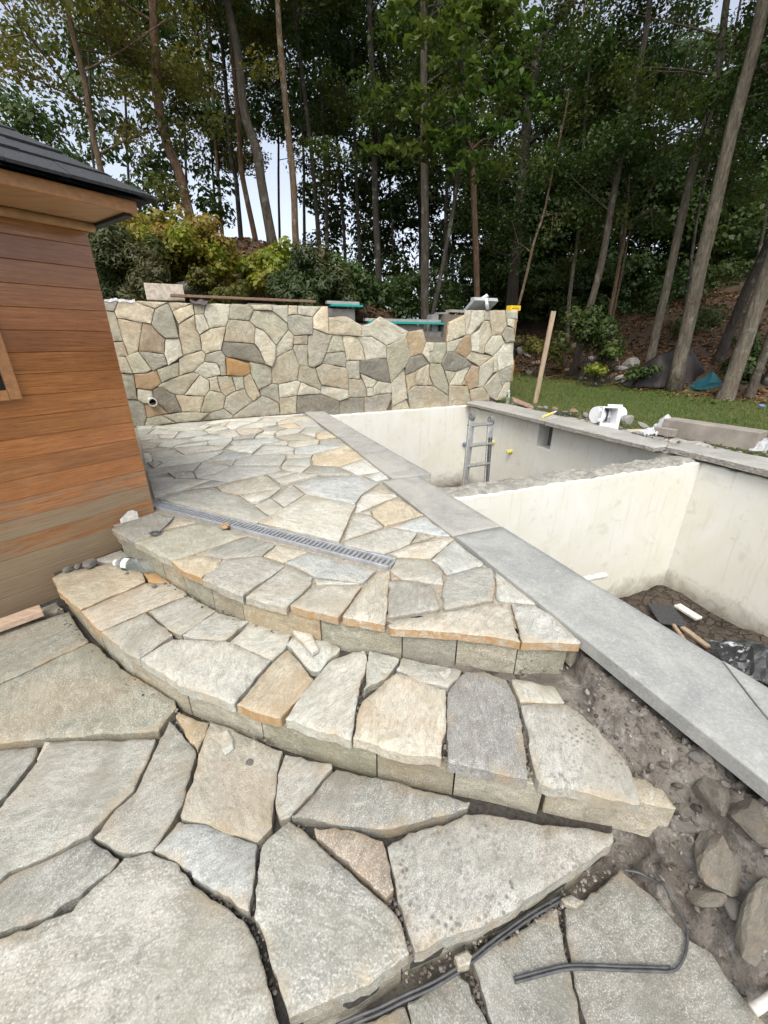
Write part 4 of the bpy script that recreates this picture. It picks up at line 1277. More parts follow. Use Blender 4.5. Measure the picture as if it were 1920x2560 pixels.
def on_soil(p, lift=0.0):
    d = ray(p)
    for i in range(400):
        t = .5 + i * .008; P = Vector((d.x * t, d.y * t, CAM_H + d.z * t))
        if P.z < soil_z(P.x, P.y): return P + Vector((0, 0, lift))
    return P
PB2 = [p[:] for p in poly_b]; PC2 = [p[:] for p in poly_c]
for i in range(K + 1):
    for j in range(J + 1):
        q = e0.to_2d() + ed * (-.35 + i / K * 2.6) + en * (-.16 + j / J * .95)
        z = soil_z(q.x, q.y)
        if inside(q.x, q.y, PB2): z = min(z, ZB - .09)
        elif inside(q.x, q.y, PC2): z = min(z, ZC - .022)
        V.append((q.x, q.y, z))
for i in range(K):
    for j in range(J): F.append((i * (J + 1) + j, (i + 1) * (J + 1) + j, (i + 1) * (J + 1) + j + 1, i * (J + 1) + j + 1))
o = make('soil_bank', V, F, M['soil'], smooth=True); tag(o, kind='structure')

# ------------------------------------------------------------------ cedar cabin
cab = atz((385, 1274), 0.0)
KD = Vector((.585, .811, 0)).normalized()         # along the wall, towards its far corner
KN = Vector((KD.y, -KD.x, 0))                     # out of the wall, towards the patio
cabin = empty('cedar_cabin', cab + Vector((0, 0, -.5)))
tag(cabin, 'small cedar-clad cabin with dark shingled hip roof at the left edge', 'cabin')
Z0, Z1 = -.50, 1.84
LEN, DEP = 3.4, 3.4
box('wall_core', cab - KD * (LEN / 2) - KN * (DEP / 2 + .03) + Vector((0, 0, (Z0 + Z1) / 2)), KD, KN, (0, 0, 1), LEN / 2 - .02, DEP / 2, (Z1 - Z0) / 2, M['trim'], cabin)
NBRD = 20; bh = (Z1 - Z0) / NBRD
win_r, win_b = None, None
wp_ = onplane((50, 996), cab, KN); win_s = (wp_ - cab).dot(KD); win_z = wp_.z
for i in range(NBRD):
    z = Z0 + bh * (i + .5)
    f = random.uniform(.82, 1.12); w = random.uniform(-.05, .05)
    al = max(0.0, min(1.0, .95 - (i - 1) / 12.5)) * random.uniform(.7, 1.05)
    base = (.40 * f, .165 * f * (1 + w), .054 * f)
    for face in (0, 1):
        if face == 0:
            c = cab - KD * (LEN / 2) - KN * .008 + Vector((0, 0, z)); ax, hx, ay = KD, LEN / 2, KN
        else:
            c = cab - KN * (DEP / 2 + .022) + KD * .002 - KD * .008 + Vector((0, 0, z)); ax, hx, ay = KN, DEP / 2 - .012, KD
        bm = bmesh.new()
        frame_box(bm, (0, 0, 0), (1, 0, 0), (0, 1, 0), (0, 0, 1), hx, .011, bh / 2 - .0007, .0022)
        bmesh.ops.recalc_face_normals(bm, faces=bm.faces)
        me = bpy.data.meshes.new('siding_board'); bm.to_mesh(me); bm.free(); me.materials.append(M['cedar'])
        o = bpy.data.objects.new('siding_board', me)
        az_ = Vector((0, 0, 1)); ay_ = ay if ax.cross(ay).z > 0 else -ay
        mt = Matrix(((ax.x, ay_.x, 0, 0), (ax.y, ay_.y, 0, 0), (0, 0, 1, 0), (0, 0, 0, 1)))
        o.matrix_basis = Matrix.Translation(c - cabin.location) @ mt
        o.color = (*base, al)
        link(o, cabin)
# window
wc = cab + KD * (win_s - .36) + KN * .012 + Vector((0, 0, win_z + .42))
win = box('window', wc + KN * .002, KD, KN, (0, 0, 1), .335, .008, .395, mat_simple('window_glass', (.02, .022, .025), .06, 3, .1, .0), cabin)
for sx, sz, hx, hz in ((.335, 0, .028, .42), (-.335, 0, .028, .42), (0, -.395, .306, .028), (0, .395, .306, .028)):
    box('frame', wc + KD * sx + Vector((0, 0, sz)) + KN * .012, KD, KN, (0, 0, 1), hx, .022, hz, M['trim'], win, .003)
# eave box and roof
OV, OS = .477, .081
ze = 1.84
corner = cab + KN * OV + KD * OS
soff_c = cab + KN * (OV / 2 - .1) - KD * (LEN / 2 - OS) + Vector((0, 0, ze + .008))
LX = LEN / 2 + .25
sc_ = corner - KD * LX; 
box('soffit', Vector((sc_.x, sc_.y, ze + .006)) - KN * (OV / 2 + .05), KD, KN, (0, 0, 1), LX - .012, OV / 2 + .05, .006, M['soffit'], cabin)
box('soffit', Vector((corner.x, corner.y, ze + .0065)) - KD * (OS / 2 + .04) - KN * (OV + .12 + DEP / 2), KD, KN, (0, 0, 1), OS / 2 + .03, DEP / 2, .006, M['soffit'], cabin)
box('fascia', Vector((sc_.x, sc_.y, ze + .022)) - KN * .009, KD, KN, (0, 0, 1), LX, .011, .029, M['trim'], cabin, .003)
box('fascia', Vector((corner.x, corner.y, ze + .022)) - KD * .01 - KN * (DEP / 2 + OV / 2 + .022), KD, KN, (0, 0, 1), .011, DEP / 2 + OV / 2, .029, M['trim'], cabin, .003)
box('soffit_trim', Vector((corner.x, corner.y, ze - .008)) - KD * .03 - KN * (DEP / 2 + OV / 2 + .022), KD, KN, (0, 0, 1), .02, DEP / 2 + OV / 2 - .02, .008, M['slate'], cabin)
mo = [cab + KN * .035 - KD * (LEN * k) + Vector((0, 0, ze - .022)) for k in (-.008, 1)]
Vt, Ft = tube(mo, .024, 10); make('moulding', Vt, Ft, M['soffit'], cabin, smooth=True)
# hip roof deck
rp_ = math.tan(R(30)); ovr = .05
c2 = corner + KN * ovr + KD * ovr
half = (DEP + OV * 2) / 2 + ovr
def rpt(a, b, lift=0.0):   # a: along -KD from the corner, b: along -KN from the corner
    return c2 - KD * a - KN * b + Vector((0, 0, ze + .05 + min(a, b, half) * rp_ + lift))
V = [rpt(0, 0), rpt(2 * half, 0), rpt(half, half), rpt(0, 2 * half), rpt(2 * half, 2 * half)]
V[1].z = V[3].z = V[4].z = ze + .05
roof = make('roof', V, [(0, 1, 2), (0, 2, 3), (1, 4, 2), (3, 2, 4)], M['slate'], cabin)
ex, th = .135, .014
sl = math.atan(rp_)
nF = (KN * math.sin(sl) + Vector((0, 0, 1)) * math.cos(sl)); nS = (KD * math.sin(sl) + Vector((0, 0, 1)) * math.cos(sl))
cnt = 0
for row in range(9):
    b0 = row * ex; b1 = b0 + ex * 1.6
    for side in (0, 1):
        a = b0; first = True
        while a < 2.6:
            wd = random.uniform(.2, .42)
            a2 = min(a + wd, 2.6)
            n_ = nF if side == 0 else nS
            lift = .006 + random.uniform(0, .006)
            if side == 0: q = [rpt(a, b0), rpt(a2, b0), rpt(max(a2, b1), b1), rpt(max(a, b1) if first or a < b1 else a, b1)]
            else: q = [rpt(b0, a), rpt(b0, a2), rpt(b1, max(a2, b1)), rpt(b1, max(a, b1))]
            if side == 0:
                q = [c2 - KD * aa - KN * bb + Vector((0, 0, ze + .05 + bb * rp_)) for aa, bb in ((a, b0 - (.02 if row == 0 else 0)), (a2 - .004, b0 - (.02 if row == 0 else 0)), (max(a2 - .004, min(b1, a2 - .004 + ex)), b1), (max(a, b1) if first else a, b1))]
            else:
                q = [c2 - KD * bb - KN * aa + Vector((0, 0, ze + .05 + bb * rp_)) for aa, bb in ((a, b0 - (.02 if row == 0 else 0)), (a2 - .004, b0 - (.02 if row == 0 else 0)), (a2 - .004, b1), (max(a, b1) if first else a, b1))]
            lo_ = [p + n_ * (lift + (.016 if k < 2 else .002)) for k, p in enumerate(q)]
            hi_ = [p + n_ * th for p in lo_]
            make('shingle', lo_ + hi_, [(0, 1, 2, 3), (7, 6, 5, 4), (0, 4, 5, 1), (1, 5, 6, 2), (2, 6, 7, 3), (3, 7, 4, 0)], M['slate'], roof)
            a = a2; first = False; cnt += 1
# hip cap shingles
hd = -(KD + KN)
for i in range(8):
    p0 = c2 + hd * (i * .15 - .03) ; z0_ = ze + .05 + (i * .15 - .03) * rp_ + .04; p1 = c2 + hd * (i * .15 + .20); z1_ = ze + .05 + (i * .15 + .20) * rp_ + .028
    for sgn, wv in ((1, KD - KN * 0), (-1, KN)):
        pass
    side1 = (-KD) * .13; side2 = (-KN) * .13
    q = [Vector((p0.x, p0.y, z0_)), Vector((p1.x, p1.y, z1_)), Vector((p1.x, p1.y, z1_)) + side1 , Vector((p0.x, p0.y, z0_)) + side1, Vector((p1.x, p1.y, z1_)) + side2, Vector((p0.x, p0.y, z0_)) + side2]
    lo_ = [p - Vector((0, 0, .012)) for p in q]
    make('hip_shingle', q + lo_, [(0, 1, 2, 3), (0, 5, 4, 1), (6, 9, 8, 7), (6, 7, 10, 11), (0, 3, 9, 6), (0, 6, 11, 5), (3, 2, 8, 9), (5, 11, 10, 4)], M['slate'], roof)
# ------------------------------------------------------------------ drain grate in the patio
dq = [atz(p, -.009) for p in E('P2', '278,62 1638,402 1592,454 302,124')]
dr = empty('drain_grate', (dq[0] + dq[3]) / 2); tag(dr, 'galvanised slotted drain grate set across the patio from the cabin corner', 'drain')
dmid0, dmid1 = (dq[0] + dq[3]) / 2, (dq[1] + dq[2]) / 2
dd3 = (dmid1 - dmid0).normalized(); dn3 = Vector((-dd3.y, dd3.x, 0)); dl = (dmid1 - dmid0).length; dw = .058
dc = (dmid0 + dmid1) / 2
box('channel', dc - Vector((0, 0, .045)), dd3, dn3, (0, 0, 1), dl / 2, dw - .004, .02, M['black_void'], dr)
for s in (-1, 1): box('rail', dc + dn3 * (s * (dw - .009)) + Vector((0, 0, .001)), dd3, dn3, (0, 0, 1), dl / 2, .009, .014, M['steel'], dr, .002)
nb = 64
barm = None
for i in range(nb + 1):
    c = dmid0 + dd3 * (dl * i / nb)
    if barm is None:
        bm = bmesh.new(); frame_box(bm, (0, 0, 0), dd3, dn3, (0, 0, 1), dl / nb * .21, dw - .019, .010, .0015)
        bmesh.ops.recalc_face_normals(bm, faces=bm.faces)
        barm = bpy.data.meshes.new('bar'); bm.to_mesh(barm); bm.free(); barm.materials.append(M['steel'])
    o = bpy.data.objects.new('bar', barm); o.location = c - dr.location - Vector((0, 0, .001)); link(o, dr)

# ------------------------------------------------------------------ things on top of the wall
UP = Vector((0, 0, 1))
def wy(p, d=-.15):     # pixel -> point on the plane set back d from the wall face
    return onplane(p, W0 + WN * d, WN)
def spill(name, label, p0, p1, d, lip):
    """stainless scupper bar with film-covered lip; p0,p1 pixel ends of the top bar"""
    a, b = wy(p0, d), wy(p1, d); a.z = b.z = (a.z + b.z) / 2
    L = (b - a).length; c = (a + b) / 2
    t = empty(name, c - UP * .05); tag(t, label, 'scupper', 'spillway scuppers on the wall')
    box('bar', c, WD, WN, UP, L / 2, .05, .024, M['alu'], t, .003)
    box('lip', c - UP * .045 + WD * .045 + WN * .03, WD, WN, UP, L / 2 - .01, .09, .016, M['teal'], t, .003)
spill('spillway_scupper', 'short metal scupper with teal film on the concrete pier', px('S7', 148, 70), px('S7', 482, 76), -.16, .07)
spill('spillway_scupper', 'long metal scupper with teal film lying low in the wall gap', px('S7', 540, 247), px('S7', 1328, 262), -.16, .07)
# standing stone slab
a, b = wy(px('V8', 398, 597), -.2), wy(px('V8', 625, 600), -.2); hgt = wy(px('V8', 398, 497), -.2).z - a.z
t = box('stone_slab', (a + b) / 2 + UP * (hgt / 2), WD, (WN + UP * .15).normalized(), UP, (b - a).length / 2, .03, hgt / 2, M['tanslab'], None, .006)
tag(t, 'square tan stone slab standing on edge on the wall top', 'stone slab')
# board
a, b = wy(px('V8', 535, 566), -.06), wy(px('V8', 1390, 603), -.06)
t = box('wooden_board', (a + b) / 2, (b - a).normalized(), WN, UP, (b - a).length / 2, .07, .017, M['board'], None, .003)
tag(t, 'long dark brown wooden board lying along the wall top', 'board')
# dark cloth draped over the edge
a, b = wy(px('V8', 650, 590), .0), wy(px('V8', 765, 590), .0)
V = []; F = []; K, J = 14, 8
for i in range(K + 1):
    for j in range(J + 1):
        u = i / K; v = j / J
        p = a.lerp(b, u)
        dep = -.12 + .17 * v; drop = -max(0, v - .6) * (.16 * math.sin(math.pi * u) + .03)
        V.append(p + WN * (dep + .012 * math.sin(u * 14)) + UP * (drop + .016 * math.sin(u * 9 + v * 4) - .0))
for i in range(K):
    for j in range(J): F.append((i * (J + 1) + j, i * (J + 1) + j + 1, (i + 1) * (J + 1) + j + 1, (i + 1) * (J + 1) + j))
t = make('rag', V, F, M['cloth'], smooth=True); tag(t, 'dark crumpled rag hanging over the wall edge below the board', 'rag')
# plastic sheet at the left end
a, b = wy(px('V8', 145, 592), .0), wy(px('V8', 325, 596), .0)
V = []; F = []; K, J = 26, 6
for i in range(K + 1):
    for j in range(J + 1):
        p = a.lerp(b, i / K); v = j / J
        V.append(p + WN * (-.2 + .215 * v) + UP * (.012 + .02 * mnoise.noise(p * 14 + Vector((0, 0, v * 3))) + (.03 * max(0, mnoise.noise(p * 30))) - (.03 if j == J else 0)))
for i in range(K):
    for j in range(J): F.append((i * (J + 1) + j, i * (J + 1) + j + 1, (i + 1) * (J + 1) + j + 1, (i + 1) * (J + 1) + j))
t = make('plastic_sheet', V, F, M['wrap'], smooth=True); tag(t, 'thin white plastic sheet on the wall top beside the cabin', 'plastic sheet')
def flatstone(name, label, pts, z_or_plane, thick, mat, cat='stone', group=None, code='l'):
    pl = [p.to_2d() for p in pts]
    if area2(pl) < 0: pl.reverse()
    me, c = stone_mesh(name, pl, 0, thick, .03, .005, .005, [mat, M['stone_edge']], .7)
    o = bpy.data.objects.new(name, me); o.matrix_basis = Matrix.Translation((c.x, c.y, z_or_plane)) @ Matrix.Rotation(.7, 4, 'Z'); o.color = shade(code)
    link(o); tag(o, label, cat, group); return o
def on_top(pxs, d0, d1, zt, name, label, thick, code):
    a, b = wy(pxs[0], -.1), wy(pxs[1], -.1)
    q = [a + WN * (.1 + d0), b + WN * (.1 + d0 - .02), b + WN * (.1 + d1), a.lerp(b, .5) + WN * (.1 + d1 - .03), a + WN * (.1 + d1 + .02)]
    return flatstone(name, label, q, zt, thick, M['stone'], 'stone', None, code)
on_top((px('V8', 990, 607), px('V8', 1160, 612)), -.04, -.2, 1.735, 'flat_stone', 'thin flat grey stone under the board on the wall top', .03, 'b')
on_top((px('S1', 95, 410), px('S1', 430, 412)), -.02, -.22, 1.745, 'flat_stone', 'grey flat capstone left of the grey plastic box on the wall', .045, 'k')
on_top((px('S1', 560, 425), px('S1', 1285, 432)), -.01, -.24, 1.735, 'flat_stone', 'long thin tan capstone under the grey plastic box', .03, 't')
# grey box with pvc elbow
a = wy(px('S1', 560, 250), -.12); b = wy(px('S1', 1010, 235), -.12)
gL = (b - a).length; gc = (a + b) / 2
gb = empty('filter_box', gc - UP * .18); tag(gb, 'grey tilted plastic scupper box with white pipe on the wall', 'plastic box')
lean = (UP * .55 - WN * .83).normalized(); face = WD.cross(lean).normalized()
face = face if face.dot(WN) > 0 else -face
box('body', gc - UP * .085, WD, Vector((WN.x, WN.y, .62)).normalized(), Vector((-WN.x * .53, -WN.y * .53, .85)).normalized(), gL / 2 + .02, .16, .035, M['greyplastic'], gb, .004)
box('front_flange', gc - UP * .015 + WN * .02, WD, WN, UP, gL / 2, .035, .042, M['greyplastic'], gb, .004)
box('sticker', gc - UP * .03 - WD * .09 + WN * .0565, WD, WN, UP, .06, .001, .014, M['label_white'], gb)
p0, p1, p2 = wy(px('S1', 775, 240), -.04), wy(px('S1', 905, 150), .05), wy(px('S1', 905, 440), -.0)
Vt, Ft = tube([p0, p0.lerp(p1, .5), p1], .034, 14, False); i_ = lathe([(0, .034), (0, .026), (-.08, .024)], p1, (p1 - p0).normalized(), 14)
make('pipe', *merge([(Vt, Ft), i_]), M['pvc'], gb, smooth=True)
Vt, Ft = lathe([(0, .03), (.0, .042), (.03, .042), (.03, .034)], p0, (p1 - p0).normalized(), 14); make('collar', Vt, Ft, M['pvc_in'], gb)
Vt, Ft = tube([wy(px('S1', 865, 205), .02), p2], .035, 14, True); make('pipe', Vt, Ft, M['pvc'], gb, smooth=True)
# yellow carton with print
a, b = wy(px('S1', 1335, 468), -.1), wy(px('S1', 1535, 470), -.1); hy = wy(px('S1', 1335, 368), -.1).z - a.z
yb = empty('yellow_carton', (a + b) / 2); tag(yb, 'small yellow carton with black lettering at the right end of the wall top', 'carton')
yc = (a + b) / 2 + UP * (hy / 2)
box('carton', yc, WD, WN, UP, (b - a).length / 2, .07, hy / 2, M['yellowbox'], yb, .002)
hw = (b - a).length / 2
for x0, x1, zz_, hz_ in ((-.5, -.05, .3, .05), (.02, .5, .3, .05), (-.72, -.5, -.3, .2), (-.46, -.3, -.32, .17), (-.26, -.1, -.3, .15), (-.06, .1, -.3, .16), (.14, .3, -.3, .18), (.35, .5, -.3, .14), (.54, .72, -.3, .16)):
    box('print', yc + WN * .0708 + WD * (hw * (x0 + x1) / 2) + UP * (hy / 2 * zz_), WD, WN, UP, hw * (x1 - x0) / 2, .0006, hy / 2 * hz_, M['ink'], yb)
# pipe stub through the wall
pc = wpt(*wsh(px('W1', 388, 785)), 0.0)
pdir = (WN + Vector((.15, 0, 0))).normalized()
ps = empty('pipe_stub', pc); tag(ps, 'grey plastic pipe stub poking out low in the stone wall near the cabin', 'pipe')
Vt, Ft = lathe([(-.05, .062), (.10, .062), (.10, .05), (-.04, .048)], pc, pdir, 20); make('pipe', Vt, Ft, M['pvc_dirty'], ps, smooth=False)
Vt, Ft = lathe([(-.03, .0), (-.03, .05)], pc, pdir, 20); make('opening', Vt, Ft, M['black_void'], ps)

# ------------------------------------------------------------------ ladder in the deep end
foot_y = None
lt = onplane(px('S3', 415, 330), FRp + PN * 1.0, PN)      # left hinge, a metre out from the right wall
lr = onplane(px('S3', 905, 410), FRp + PN * .72, PN)
lt = aty(px('S3', 415, 330), 6.3); lr = aty(px('S3', 905, 410), 6.45)
lb = aty(px('S3', 250, 2000), 6.0); rb = aty(px('S3', 800, 2000), 6.15)
lad = empty('folding_ladder', Vector((lb.x, lb.y, ZF))); tag(lad, 'dusty aluminium folding ladder standing in the deep end of the pool', 'ladder')
def down(a, b):      # extend from a through b to the floor
    t = (ZF - a.z) / (b.z - a.z); return a.lerp(b, t)
la, ra = down(lt, lb), down(lr, rb)
axl = (lr - lt).normalized()
bk = Vector((-axl.y, axl.x, 0)).normalized()
for (tp, bt, mt_) in ((lt, la, 'alu'), (lr, ra, 'alu')):
    for s in (-1, 1):
        a = tp - UP * .06 + axl * (s * .037) + bk * (s * .02); b = bt + axl * (s * .042) + bk * (s * .05 + .02)
        ax_ = (a - b).normalized(); sd2 = axl
        n2 = ax_.cross(sd2).normalized(); sd2 = n2.cross(ax_)
        rl = box('rail', (a + b) / 2, ax_, sd2, n2, (a - b).length / 2, .033, .018, M['alu'], lad, .004)
        nv = n2 if n2.y < 0 else -n2
        if tp is lr: box('grip', (a + b) / 2 + nv * .017 - ax_ * .08, ax_, sd2, n2, (a - b).length / 2 - .14, .02, .001, M['alu_dark'], rl)
    Vt, Ft = lathe([(-.022, 0), (-.03, .05), (-.02, .062), (.02, .062), (.03, .05), (.022, 0)], tp, axl, 18); hg = make('hinge', Vt, Ft, M['hinge'], lad)
    Vt, Ft = lathe([(-.032, .0), (-.032, .014), (.032, .014), (.032, 0)], tp, axl, 12); make('hinge_pin', Vt, Ft, M['alu'], hg)
def railpt(a, b, z): return a.lerp(b, (z - a.z) / (b.z - a.z))
zr = [aty(px('S3', 300, y), 6.15).z for y in (590, 1090, 1600)]
stp = zr[0] - zr[1]
zz = zr[0]; k = 0
while zz > ZF + .15:
    a, b = railpt(lt, la, zz), railpt(lr, ra, zz)
    ax_ = (b - a).normalized()
    for s in (-1, 1):
        Vt, Ft = tube([a - ax_ * .02 + bk * (s * .028), b + ax_ * .01 + bk * (s * .028)], .021, 10)
        make('rung', Vt, Ft, M['alu'], lad, smooth=False)
    if k == 0:
        for q, s in ((a, -1), (b, 1)):
            Vt, Ft = lathe([(0, 0), (0, .022), (.03, .026), (.045, .018), (.045, 0)], q + ax_ * (s * .015), ax_ * s, 12); make('lock_knob', Vt, Ft, M['debris'], lad)
    zz -= stp; k += 1

# foam plugs and pipe fittings in the pool walls
def plug(name, label, p, mat, plane_n, P0, r, l):
    c = onplane(p, P0, plane_n); t = empty(name, c); tag(t, label, 'pipe plug')
    Vt, Ft = lathe([(-.02, r), (l * .55, r), (l * .6, r * .8), (l * .65, r), (l, r), (l + .01, r * .8), (l + .01, 0)], c, plane_n, 14); make('plug', Vt, Ft, mat, t, smooth=False)
    Vt, Ft = lathe([(.0, r * 1.25), (.006, r * 1.25), (.006, r)], c, plane_n, 14); make('flange', Vt, Ft, M['pvc_dirty'], t)
plug('pipe_plug', 'yellow foam plug in the white pool wall right of the ladder', px('S3', 1440, 1225), M['yellow'], PN, FRp, .036, .10)
plug('pipe_plug', 'yellow foam plug half hidden behind the right ladder rail', px('S3', 975, 990), M['yellow'], PN, FRp, .036, .05)
plug('pipe_plug', 'blue plug in the far pool wall left of the ladder', px('S3', 200, 1035), M['blueplug'], far_n, FLp, .04, .06)
# white pipe poking out below the near coping
pe, pw = atz(px('C3', 793, 1058), -.22), atz(px('C3', 690, 1077), -.22)
dv = (pe - pw).normalized()
pw = pe - dv * (((pe - (c0 - cn * .05)).dot(cn)) / dv.dot(cn))      # back to the pool wall
t = empty('white_pipe', pw); tag(t, 'speckled white plastic pipe sticking out below the near coping', 'pipe')
Vt, Ft = lathe([(-.05, .021), ((pe - pw).length, .021), ((pe - pw).length, .016), (-.02, .016)], pw, dv, 14); make('pipe', Vt, Ft, M['pvc_dirty'], t, smooth=False)

# ------------------------------------------------------------------ rubble and objects on the lawn side
zl = 0.03
# skimmer
sk = atz(px('S2', 520, 700), zl); Ys = sk.y
def s2(x, y, dy=0.0): return aty(px('S2', x, y), Ys + dy)
skm = empty('pool_skimmer', sk); tag(skm, 'white plastic pool skimmer lying on the lawn-side coping', 'skimmer')
fo = [s2(405, 300), s2(805, 330, .02), s2(700, 775, -.02), s2(325, 705)]
fi = [s2(430, 325), s2(718, 342, .02), s2(660, 680, -.02), s2(372, 660)]
nrm = (fo[1] - fo[0]).cross(fo[3] - fo[0]).normalized(); nrm = nrm if nrm.y < 0 else -nrm
V = fo + fi + [p - nrm * .03 for p in fo] + [p - nrm * .16 for p in fi]
F = []
for i in range(4):
    j = (i + 1) % 4
    F += [(i, j, 4 + j, 4 + i), (i, 8 + i, 8 + j, j), (4 + i, 4 + j, 12 + j, 12 + i)]
make('faceplate', V, F, M['pvc'], skm)
fl = bpy.data.objects
V = [p - nrm * .16 for p in fi]; make('throat_back', V, [(0, 1, 2, 3)], M['pvc_in'], skm)
fc = sum(fi, Vector((0, 0, 0))) / 4
box('weir_flap', fc - nrm * .1 + (fo[1] - fo[0]).normalized() * .0, (fo[1] - fo[0]).normalized(), nrm, (fo[0] - fo[3]).normalized(), .012, .03, .09, M['debris'], skm, .004)
axs = (s2(1000, 500) - s2(250, 470)).normalized()
axs = (axs + Vector((0, .35, 0))).normalized()
cl = s2(235, 475, .16); cr_ = s2(800, 500, .14)
rr = (s2(250, 300) - s2(200, 655)).length / 2
Vt, Ft = lathe([(0, 0), (0, rr * .97), (.02, rr), (.05, rr * .93), (.10, rr * .9)], cl, axs, 24); make('lid', Vt, Ft, M['pvc'], skm, smooth=False)
Lb = (s2(1010, 500, .1) - cl).length
Vt, Ft = lathe([(.10, rr * .9), (Lb - .012, rr * .9), (Lb, rr * .85), (Lb, 0)], cl + Vector((0, .03, 0)), axs, 24); make('body', Vt, Ft, M['pvc'], skm, smooth=False)
pe_ = cl + axs * Lb + Vector((0, .03, .0)); Vt, Ft = lathe([(0, .036), (.075, .036), (.075, .03), (.02, .028), (.02, 0)], pe_, axs, 16); make('outlet', Vt, Ft, M['pvc'], skm)
q = [s2(505, 255, .05), s2(805, 265, .05), s2(805, 330, .05), s2(505, 315, .05)]
V = q + [p + Vector((0, .02, 0)) for p in q]; make('flange', V, [(0, 1, 2, 3), (7, 6, 5, 4), (0, 4, 5, 1), (1, 5, 6, 2), (2, 6, 7, 3), (3, 7, 4, 0)], M['pvc'], skm)
for yy in (370, 580):
    c = s2(320, yy, -.005); box('clip', c, axs, nrm, UP, .03, .02, .018, M['pvc'], skm, .003)
# wrapped stone block
b0 = atz(px('S5', 255, 350), -.02); b1 = atz(px('S5', 1470, 565), -.02)
bx_ = (b1 - b0).normalized(); bl = (b1 - b0).length; bn = Vector((-bx_.y, bx_.x, 0)); bn = bn if bn.y > 0 else -bn
bhh = aty(px('S5', 310, 140), b0.y).z - b0.z
bhh = max(.15, bhh)
t = box('stone_block', (b0 + b1) / 2 + bn * .13 + UP * (bhh / 2), bx_, bn, UP, bl / 2, .13, bhh / 2, M['concslab'], None, .006)
tag(t, 'long sawn brown-grey stone block partly unwrapped beside the coping', 'stone block')
def crumple(name, label, c, sx, sy, sz, axx, mat, seed):
    V = []; F = []; K, J = 20, 14
    for i in range(K + 1):
        for j in range(J + 1):
            u, v = i / K * 2 - 1, j / J * 2 - 1
            nz_ = mnoise.noise(Vector((u * 2.3, v * 2.3, seed))) + .5 * mnoise.noise(Vector((u * 6, v * 6, seed)))
            p = c + axx * (u * sx * (1 + .2 * nz_)) + Vector((-axx.y, axx.x, 0)) * (v * sy) + UP * (sz * max(0, 1 - .75 * (abs(u) ** 1.5)) * max(0, 1 - .8 * abs(v) ** 1.6) + .05 * nz_)
            V.append(p)
    for i in range(K):
        for j in range(J): F.append((i * (J + 1) + j, (i + 1) * (J + 1) + j, (i + 1) * (J + 1) + j + 1, i * (J + 1) + j + 1))
    t = make(name, V, F, mat); tag(t, label, 'plastic wrap'); return t
crumple('plastic_wrap', 'white plastic wrap bunched at the left end of the stone block', b0 + bn * .17 - bx_ * .03 + UP * .0, .13, .20, bhh * 1.15, bx_, M['wrap'], 1)
crumple('plastic_wrap', 'white plastic wrap bunched at the right end of the stone block', b1 + bn * .17 + bx_ * .11 + UP * .0, .15, .2, bhh * 1.0, bx_, M['wrap'], 2)
# wooden stake
s0, s1 = atz(px('C4', 312, 730), -.08), None
s1 = aty(px('C4', 424, 180), s0.y + .05)
ax_ = (s1 - s0).normalized(); sd2 = Vector((1, 0, 0)); n2 = ax_.cross(sd2).normalized(); sd2 = n2.cross(ax_)
t = box('wooden_stake', (s0 + s1) / 2 - ax_ * .1, ax_, sd2, n2, (s1 - s0).length / 2 + .1, .043, .025, M['lumber'], None, .003)
tag(t, 'leaning weathered wooden stake behind the pool beside the stone wall', 'stake')
# reddish scrap leaning on the stake
pc_ = atz(px('S4', 320, 470), .06)
t = box('flagstone_scrap', pc_, Vector((.93, -.1, -.34)).normalized(), Vector((.1, .95, .1)).normalized(), Vector((.34, -.05, .93)).normalized(), .21, .12, .022, M['redstone'], None, .006)
tag(t, 'reddish flagstone scrap propped up at the foot of the wooden stake', 'stone')
# upright bottle by the wall end
bp = atz(px('S4', 60, 480), .0)
def bottle(name, label, base, axis, scale, cat='bottle'):
    t = empty(name, base); tag(t, label, cat, 'plastic water bottles')
    pr = [(0, 0), (0, .030), (.012, .033)]
    for k in range(7): pr += [(.02 + k * .013, .033), (.0265 + k * .013, .0305)]
    pr += [(.115, .033), (.15, .033), (.165, .030), (.185, .018), (.19, .0135), (.20, .0135)]
    Vt, Ft = lathe([(h * scale, r * scale) for h, r in pr], base, axis, 24); make('body', Vt, Ft, M['bottle'], t, smooth=True)
    Vt, Ft = lathe([(.197 * scale, 0), (.197 * scale, .0155 * scale), (.212 * scale, .0155 * scale), (.212 * scale, 0)], base, axis, 18); make('cap', Vt, Ft, M['pvc'], t)
    Vt, Ft = lathe([(.118 * scale, .0337 * scale), (.148 * scale, .0337 * scale)], base, axis, 24)
    n = len(Ft); lb_ = make('label', Vt, Ft, None, t, mats=[M['label_green'], M['label_white']], fmat=[1 if (k % 24) in (3, 4, 5, 6, 7, 8, 14, 15) else 0 for k in range(n)])
    return t
bottle('water_bottle', 'small clear water bottle standing against the right end of the stone wall', bp, UP, 1.25)
# lying bottle on the step
b0_ = atz(px('S6', 1420, 360), ZC + .035); b1_ = atz(px('S6', 850, 285), ZC + .028)
bot = bottle('water_bottle', 'crushed clear water bottle with green label lying on the step', b0_, (b1_ - b0_).normalized(), (b1_ - b0_).length / .212)
